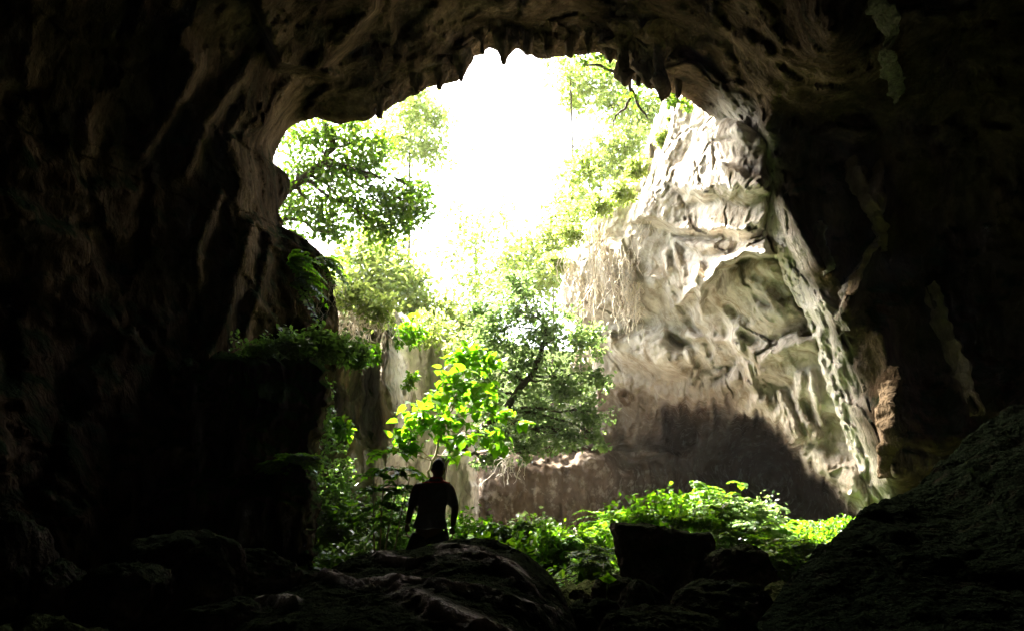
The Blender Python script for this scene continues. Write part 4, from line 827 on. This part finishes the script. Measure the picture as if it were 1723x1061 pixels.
# ------------------------------------------------------------------ the person
def person():
    Y0 = 10.25; x = float(at(730, 900, Y0)[0]); z = gz(x - .2, Y0) - .0; z = float(at(730, 770, Y0)[2]) - 1.735
    base = np.array([x, Y0, z]); e = empty('person', base, 'person in dark shirt with red collar and a cap, standing legs apart behind the boulder', 'person')
    skin = plain('skin', (.16, .09, .06), .6, .1); shirt_m = plain('dark_shirt', (.13, .12, .15), .9, .2, 20); red = plain('red_cloth', (.55, .03, .04), .85, .15, 20)
    trou = plain('dark_trousers', (.035, .035, .042), .9, .2, 20); boot = plain('boot_leather', (.03, .025, .02), .7, .2); capm = plain('dark_cap', (.04, .04, .045), .8, .2, 20); hair = plain('black_hair', (.01, .008, .007), .5, .3, 60)
    def skinned(chains, lvl=2):
        V = []; E = []; Rr = []; idx = {}
        for ch in chains:
            prev = None
            for it in ch:
                key = it[0]
                if key not in idx:
                    idx[key] = len(V); V.append(it[1]); Rr.append(it[2])
                if prev is not None: E.append((prev, idx[key]))
                prev = idx[key]
        me = bpy.data.meshes.new('tmp'); me.from_pydata(V, E, []); o = bpy.data.objects.new('tmp', me); COL.objects.link(o)
        m = o.modifiers.new('s', 'SKIN'); m.use_smooth_shade = True
        for i, r_ in enumerate(Rr):
            r_ = r_ if isinstance(r_, tuple) else (r_, r_); me.skin_vertices[0].data[i].radius = r_
        me.skin_vertices[0].data[0].use_root = True
        s = o.modifiers.new('d', 'SUBSURF'); s.levels = s.render_levels = lvl
        dg = bpy.context.evaluated_depsgraph_get(); ev = o.evaluated_get(dg); r_ = bpy.data.meshes.new_from_object(ev); bpy.data.objects.remove(o)
        V2 = np.empty(len(r_.vertices) * 3); r_.vertices.foreach_get('co', V2); F2 = [list(p.vertices) for p in r_.polygons]; bpy.data.meshes.remove(r_)
        return V2.reshape(-1, 3), F2
    def join(parts):
        V = []; Fq = []; n = 0
        for v, f in parts: V.append(v); Fq += [[i + n for i in q] for q in f]; n += len(v)
        return np.concatenate(V), Fq
    def emit(name, parts, mat, vox=None, parent=e):
        V, Fq = join(parts); me = bpy.data.meshes.new(name); me.from_pydata(V.tolist(), [], Fq); me.update()
        o = link(name, me, mat, parent)
        if vox:
            m = o.modifiers.new('r', 'REMESH'); m.mode = 'VOXEL'; m.voxel_size = vox; m.use_smooth_shade = True
        return o
    pel = ('p', (-.05, 0, .92), (.15, .11)); 
    LS, RS = (-.215, 0, 1.42), (.175, 0, 1.42)
    LE, RE_ = (-.27, .03, 1.17), (.245, .03, 1.15); LH, RH = (-.31, -.03, .97), (.215, -.04, .94)
    body = [[pel, ('w', (-.035, 0, 1.08), (.13, .095)), ('c', (-.02, 0, 1.27), (.155, .11)), ('n0', (.0, .0, 1.43), (.09, .075)), ('n1', (.02, .01, 1.50), .055), ('n2', (.03, .02, 1.56), .055)],
            [('c',), ('ls', LS, .062), ('le', LE, .05), ('lw', LH, .032)], [('c',), ('rs', RS, .062), ('re', RE_, .05), ('rw', RH, .032)],
            [pel, ('lh', (-.15, 0, .86), .09), ('lk', (-.30, .03, .48), .06), ('la', (-.43, 0, .09), .04), ('lt', (-.46, .14, .035), .035)],
            [pel, ('rh', (.05, 0, .86), .09), ('rk', (.10, .03, .48), .06), ('ra', (.12, 0, .09), .04), ('rt', (.14, .14, .035), .035)]]
    body = [[it if len(it) > 1 else (it[0], None, None) for it in ch] for ch in body]
    parts = [skinned(body)]
    for s, W in ((-1, LH), (1, RH)):          # hands: palm, four curled fingers, thumb
        W = np.array(W); pal = W + [.0, .0, -.06]
        parts.append(skinned([[('a', tuple(W), (.026, .02)), ('b', tuple(pal), (.038, .018)), ('c', tuple(pal + [0, .01, -.025]), (.036, .016))]]))
        for k, (l, o_) in enumerate([(.068, -.028), (.076, -.009), (.070, .010), (.055, .028)]):
            k0 = pal + [.0 + s * .004, o_ , -.03]; c1 = k0 + [-s * .006, .0, -l * .45]; c2 = c1 + [-s * .022, .0, -l * .3]; c3 = c2 + [-s * .022, 0, -l * .02]
            parts.append(skinned([[('a', tuple(k0), .0095), ('b', tuple(c1), .009), ('c', tuple(c2), .0085), ('d', tuple(c3), .0075)]]))
        t0 = W + [0, -.022, -.03]; parts.append(skinned([[('a', tuple(t0), .012), ('b', tuple(t0 + [-s * .012, -.022, -.028]), .0105), ('c', tuple(t0 + [-s * .026, -.02, -.055]), .009)]]))
    # head, looking out of the cave (+Y)
    n1, n2 = 48, 36; th = np.linspace(0, 2 * math.pi, n1, endpoint=False); ph = np.linspace(.02, math.pi - .02, n2)
    PH, THh = np.meshgrid(ph, th, indexing='ij'); X = np.sin(PH) * np.sin(THh); Yh = np.sin(PH) * np.cos(THh); Zh = np.cos(PH)
    hx_, hy_, hz_ = X * .076 * (1 - .22 * sstep(-.1, -1, Zh)), Yh * .097, Zh * .118
    g = lambda x0, z0, s: np.exp(-((X - x0) ** 2 + (Zh - z0) ** 2) / s ** 2) * (Yh > 0)
    hy_ = hy_ + .024 * g(0, -.18, .13) + .012 * g(0, -.02, .1) - .010 * (g(.36, .05, .17) + g(-.36, .05, .17)) + .006 * g(0, .22, .4) + .010 * g(0, -.52, .16) + .012 * g(0, -.85, .25) - .004 * g(0, -.4, .06)
    Vh = np.stack([hx_ + .035, hy_ + .03, hz_ + 1.60], -1).reshape(-1, 3); Fh = [list(map(int, f)) for f in grid_faces(n2, n1, True)] + [list(range(n1))[::-1], list(range((n2 - 1) * n1, n2 * n1))]
    parts.append((Vh, Fh))
    for s in (-1, 1): parts.append(skinned([[('a', (.035 + s * .076, .03, 1.62), (.008, .016)), ('b', (.035 + s * .084, .022, 1.60), (.006, .017)), ('c', (.035 + s * .078, .028, 1.575), (.006, .010))]]))
    emit('body', parts, skin, .0075)
    sh = [[('p', (-.05, 0, .96), (.215, .15)), ('w', (-.035, 0, 1.08), (.20, .14)), ('c', (-.02, 0, 1.27), (.225, .15)), ('n0', (.0, .0, 1.425), (.10, .085)), ('n1', (.015, .005, 1.475), (.068, .068))],
          [('c', None, None), ('ls', (-.20, 0, 1.39), .105), ('le', (-.262, .025, 1.17), .10)], [('c', None, None), ('rs', (.17, 0, 1.39), .105), ('re', (.228, .025, 1.15), .10)]]
    sh = [[('c', (0, 0, 1.36), .09), ('ls', (-.18, 0, 1.395), .08), ('le', (-.275, .02, 1.17), .066)], [('c', None, None), ('rs', (.155, 0, 1.395), .08), ('re', (.240, .02, 1.15), .066)]]
    aa = np.linspace(0, 2 * math.pi, 48, endpoint=False); TR = [(.915,-.045,.02,.02),(.92,-.045,.20,.15),(.96,-.045,.198,.148),(1.04,-.04,.172,.132),(1.12,-.03,.160,.125),(1.24,-.02,.175,.132),(1.34,-.012,.19,.135),(1.41,-.008,.18,.12),(1.455,.0,.125,.095),(1.49,.01,.075,.072),(1.495,.01,.02,.02)]
    TV = np.array([np.stack([cx_ + rx_ * np.cos(aa) * (1 + .02 * np.sin(5 * aa + 9 * z_)), ry_ * np.sin(aa), z_ + .008 * np.sin(4 * aa)], -1) for z_, cx_, rx_, ry_ in TR])
    so = emit('shirt', [skinned(sh), (TV.reshape(-1, 3), [list(map(int, f)) for f in grid_faces(len(TR), 48, True)] + [list(range(48))[::-1], list(range((len(TR) - 1) * 48, len(TR) * 48))])], shirt_m, .011)
    a = np.linspace(0, 2 * math.pi, 40, endpoint=False); ring = []
    for r_, z_ in ((.066, 1.515), (.074, 1.51), (.082, 1.49), (.125, 1.462), (.17, 1.452), (.168, 1.440), (.12, 1.448), (.07, 1.47)):
        ring.append(np.stack([.012 + r_ * np.cos(a) * (1.0), .004 + r_ * .72 * np.sin(a), z_ + 0 * a - .0 * np.abs(np.sin(a))], -1))
    V = np.array(ring + [ring[0]]); o = mk('collar', V.reshape(-1, 3), grid_faces(len(V), 40, True), red, e)
    tr = [[('p', (-.05, 0, .95), (.17, .14)), ('lh', (-.175, 0, .80), .115), ('lk', (-.31, .03, .48), .095), ('la', (-.425, 0, .12), .066)], [('p', None, None), ('rh', (.085, 0, .80), .115), ('rk', (.12, .03, .48), .095), ('ra', (.12, 0, .12), .066)]]
    emit('trousers', [skinned(tr)], trou, .014)
    for fx, tx in ((-.43, -.47), (.12, .15)):
        emit('boot', [skinned([[('a', (fx, -.03, .055), (.05, .055)), ('b', (tx * .5 + fx * .5, .08, .045), (.048, .045)), ('c', (tx, .19, .035), (.042, .032))], [('a', None, None), ('d', (fx, -.01, .17), .056)]])], boot, .009)
    # short hair and a cap with its strap across the back
    m_ = (Vh[:, 2] > 1.585) & ((Vh[:, 1] < .065) | (Vh[:, 2] > 1.66)); Vr = Vh.copy(); cc = np.array([.035, .03, 1.60]); Vr = cc + (Vr - cc) * 1.045
    Fr = [f for f in Fh if all(m_[i] for i in f)]; o = emit('hair', [(Vr, Fr)], hair); o.modifiers.new('t', 'SOLIDIFY').thickness = .006
    m_ = (Vh[:, 2] > 1.635); Vr = cc + (Vh - cc) * np.array([1.10, 1.09, 1.10]); Fr = [f for f in Fh if all(m_[i] for i in f) and not (np.mean(Vh[f, 1]) < -.03 and np.mean(Vh[f, 2]) < 1.675)]
    o = emit('cap', [(Vr, Fr)], capm); o.modifiers.new('t', 'SOLIDIFY').thickness = .005; cap = o
    br = []
    for j, rj in enumerate((.0, .035, .07)):
        aa = np.linspace(-1.1, 1.1, 20); br.append(np.stack([.035 + .08 * np.sin(aa) * (1 + rj), .03 + (.10 + rj * np.cos(aa * .8)) * np.cos(aa), 1.642 - .25 * rj + 0 * aa], -1))
    o = gmesh('cap_brim', np.array(br), capm); o.parent = cap; o.modifiers.new('t', 'SOLIDIFY').thickness = .004
    return e
person()
# pale rubble layer added to bounce warm light onto the cliff
SX = coords([(-7, .14), (15, 0)]); SY = coords([(23, .18), (41, 0)]); XX, YY = np.meshgrid(SX, SY); q_ = np.stack([XX, YY, 0 * XX], -1)
e_ = np.minimum(np.minimum(XX + 7, 15 - XX), np.minimum(YY - 23, 41 - YY)); ZZ = ground_z(XX, YY) + .10 + .25 * facets(q_, .5, 21, .3, .5, .2, .2) + .1 * fbm(q_ * .7, 3, 5) - .8 * (1 - sstep(0, 1.2, e_))
tag(gmesh('bounce_floor', np.stack([XX, YY, ZZ], -1), rock('bounce_rubble', (.22, .195, .16), (.35, .315, .265), (.48, .44, .38), (.2, .18, .14), 1.6, 1, bump=.8)), 'pale rubble layer on the sinkhole floor, added to bounce light', None, None, 'structure')


# ------------------------------------------------------------------ thin haze added to imitate lens glow
def box(name, lo, hi, mat):
    x0, y0, z0 = lo; x1, y1, z1 = hi
    V = [(x0,y0,z0),(x1,y0,z0),(x1,y1,z0),(x0,y1,z0),(x0,y0,z1),(x1,y0,z1),(x1,y1,z1),(x0,y1,z1)]
    return mk(name, V, np.array([(0,3,2,1),(4,5,6,7),(0,1,5,4),(1,2,6,5),(2,3,7,6),(3,0,4,7)]), mat, smooth=False)
m, t, out = nt('glare_haze'); v = t.nodes.new('ShaderNodeVolumePrincipled'); v.inputs['Density'].default_value = .0002; v.inputs['Color'].default_value = (1, .97, .93, 1); v.inputs['Anisotropy'].default_value = .5
t.links.new(v.outputs[0], out.inputs['Volume'])
tag(box('haze', (-230, -80, -12), (230, 260, 75), m), 'thin haze added for the lens glow', None, None, 'stuff')
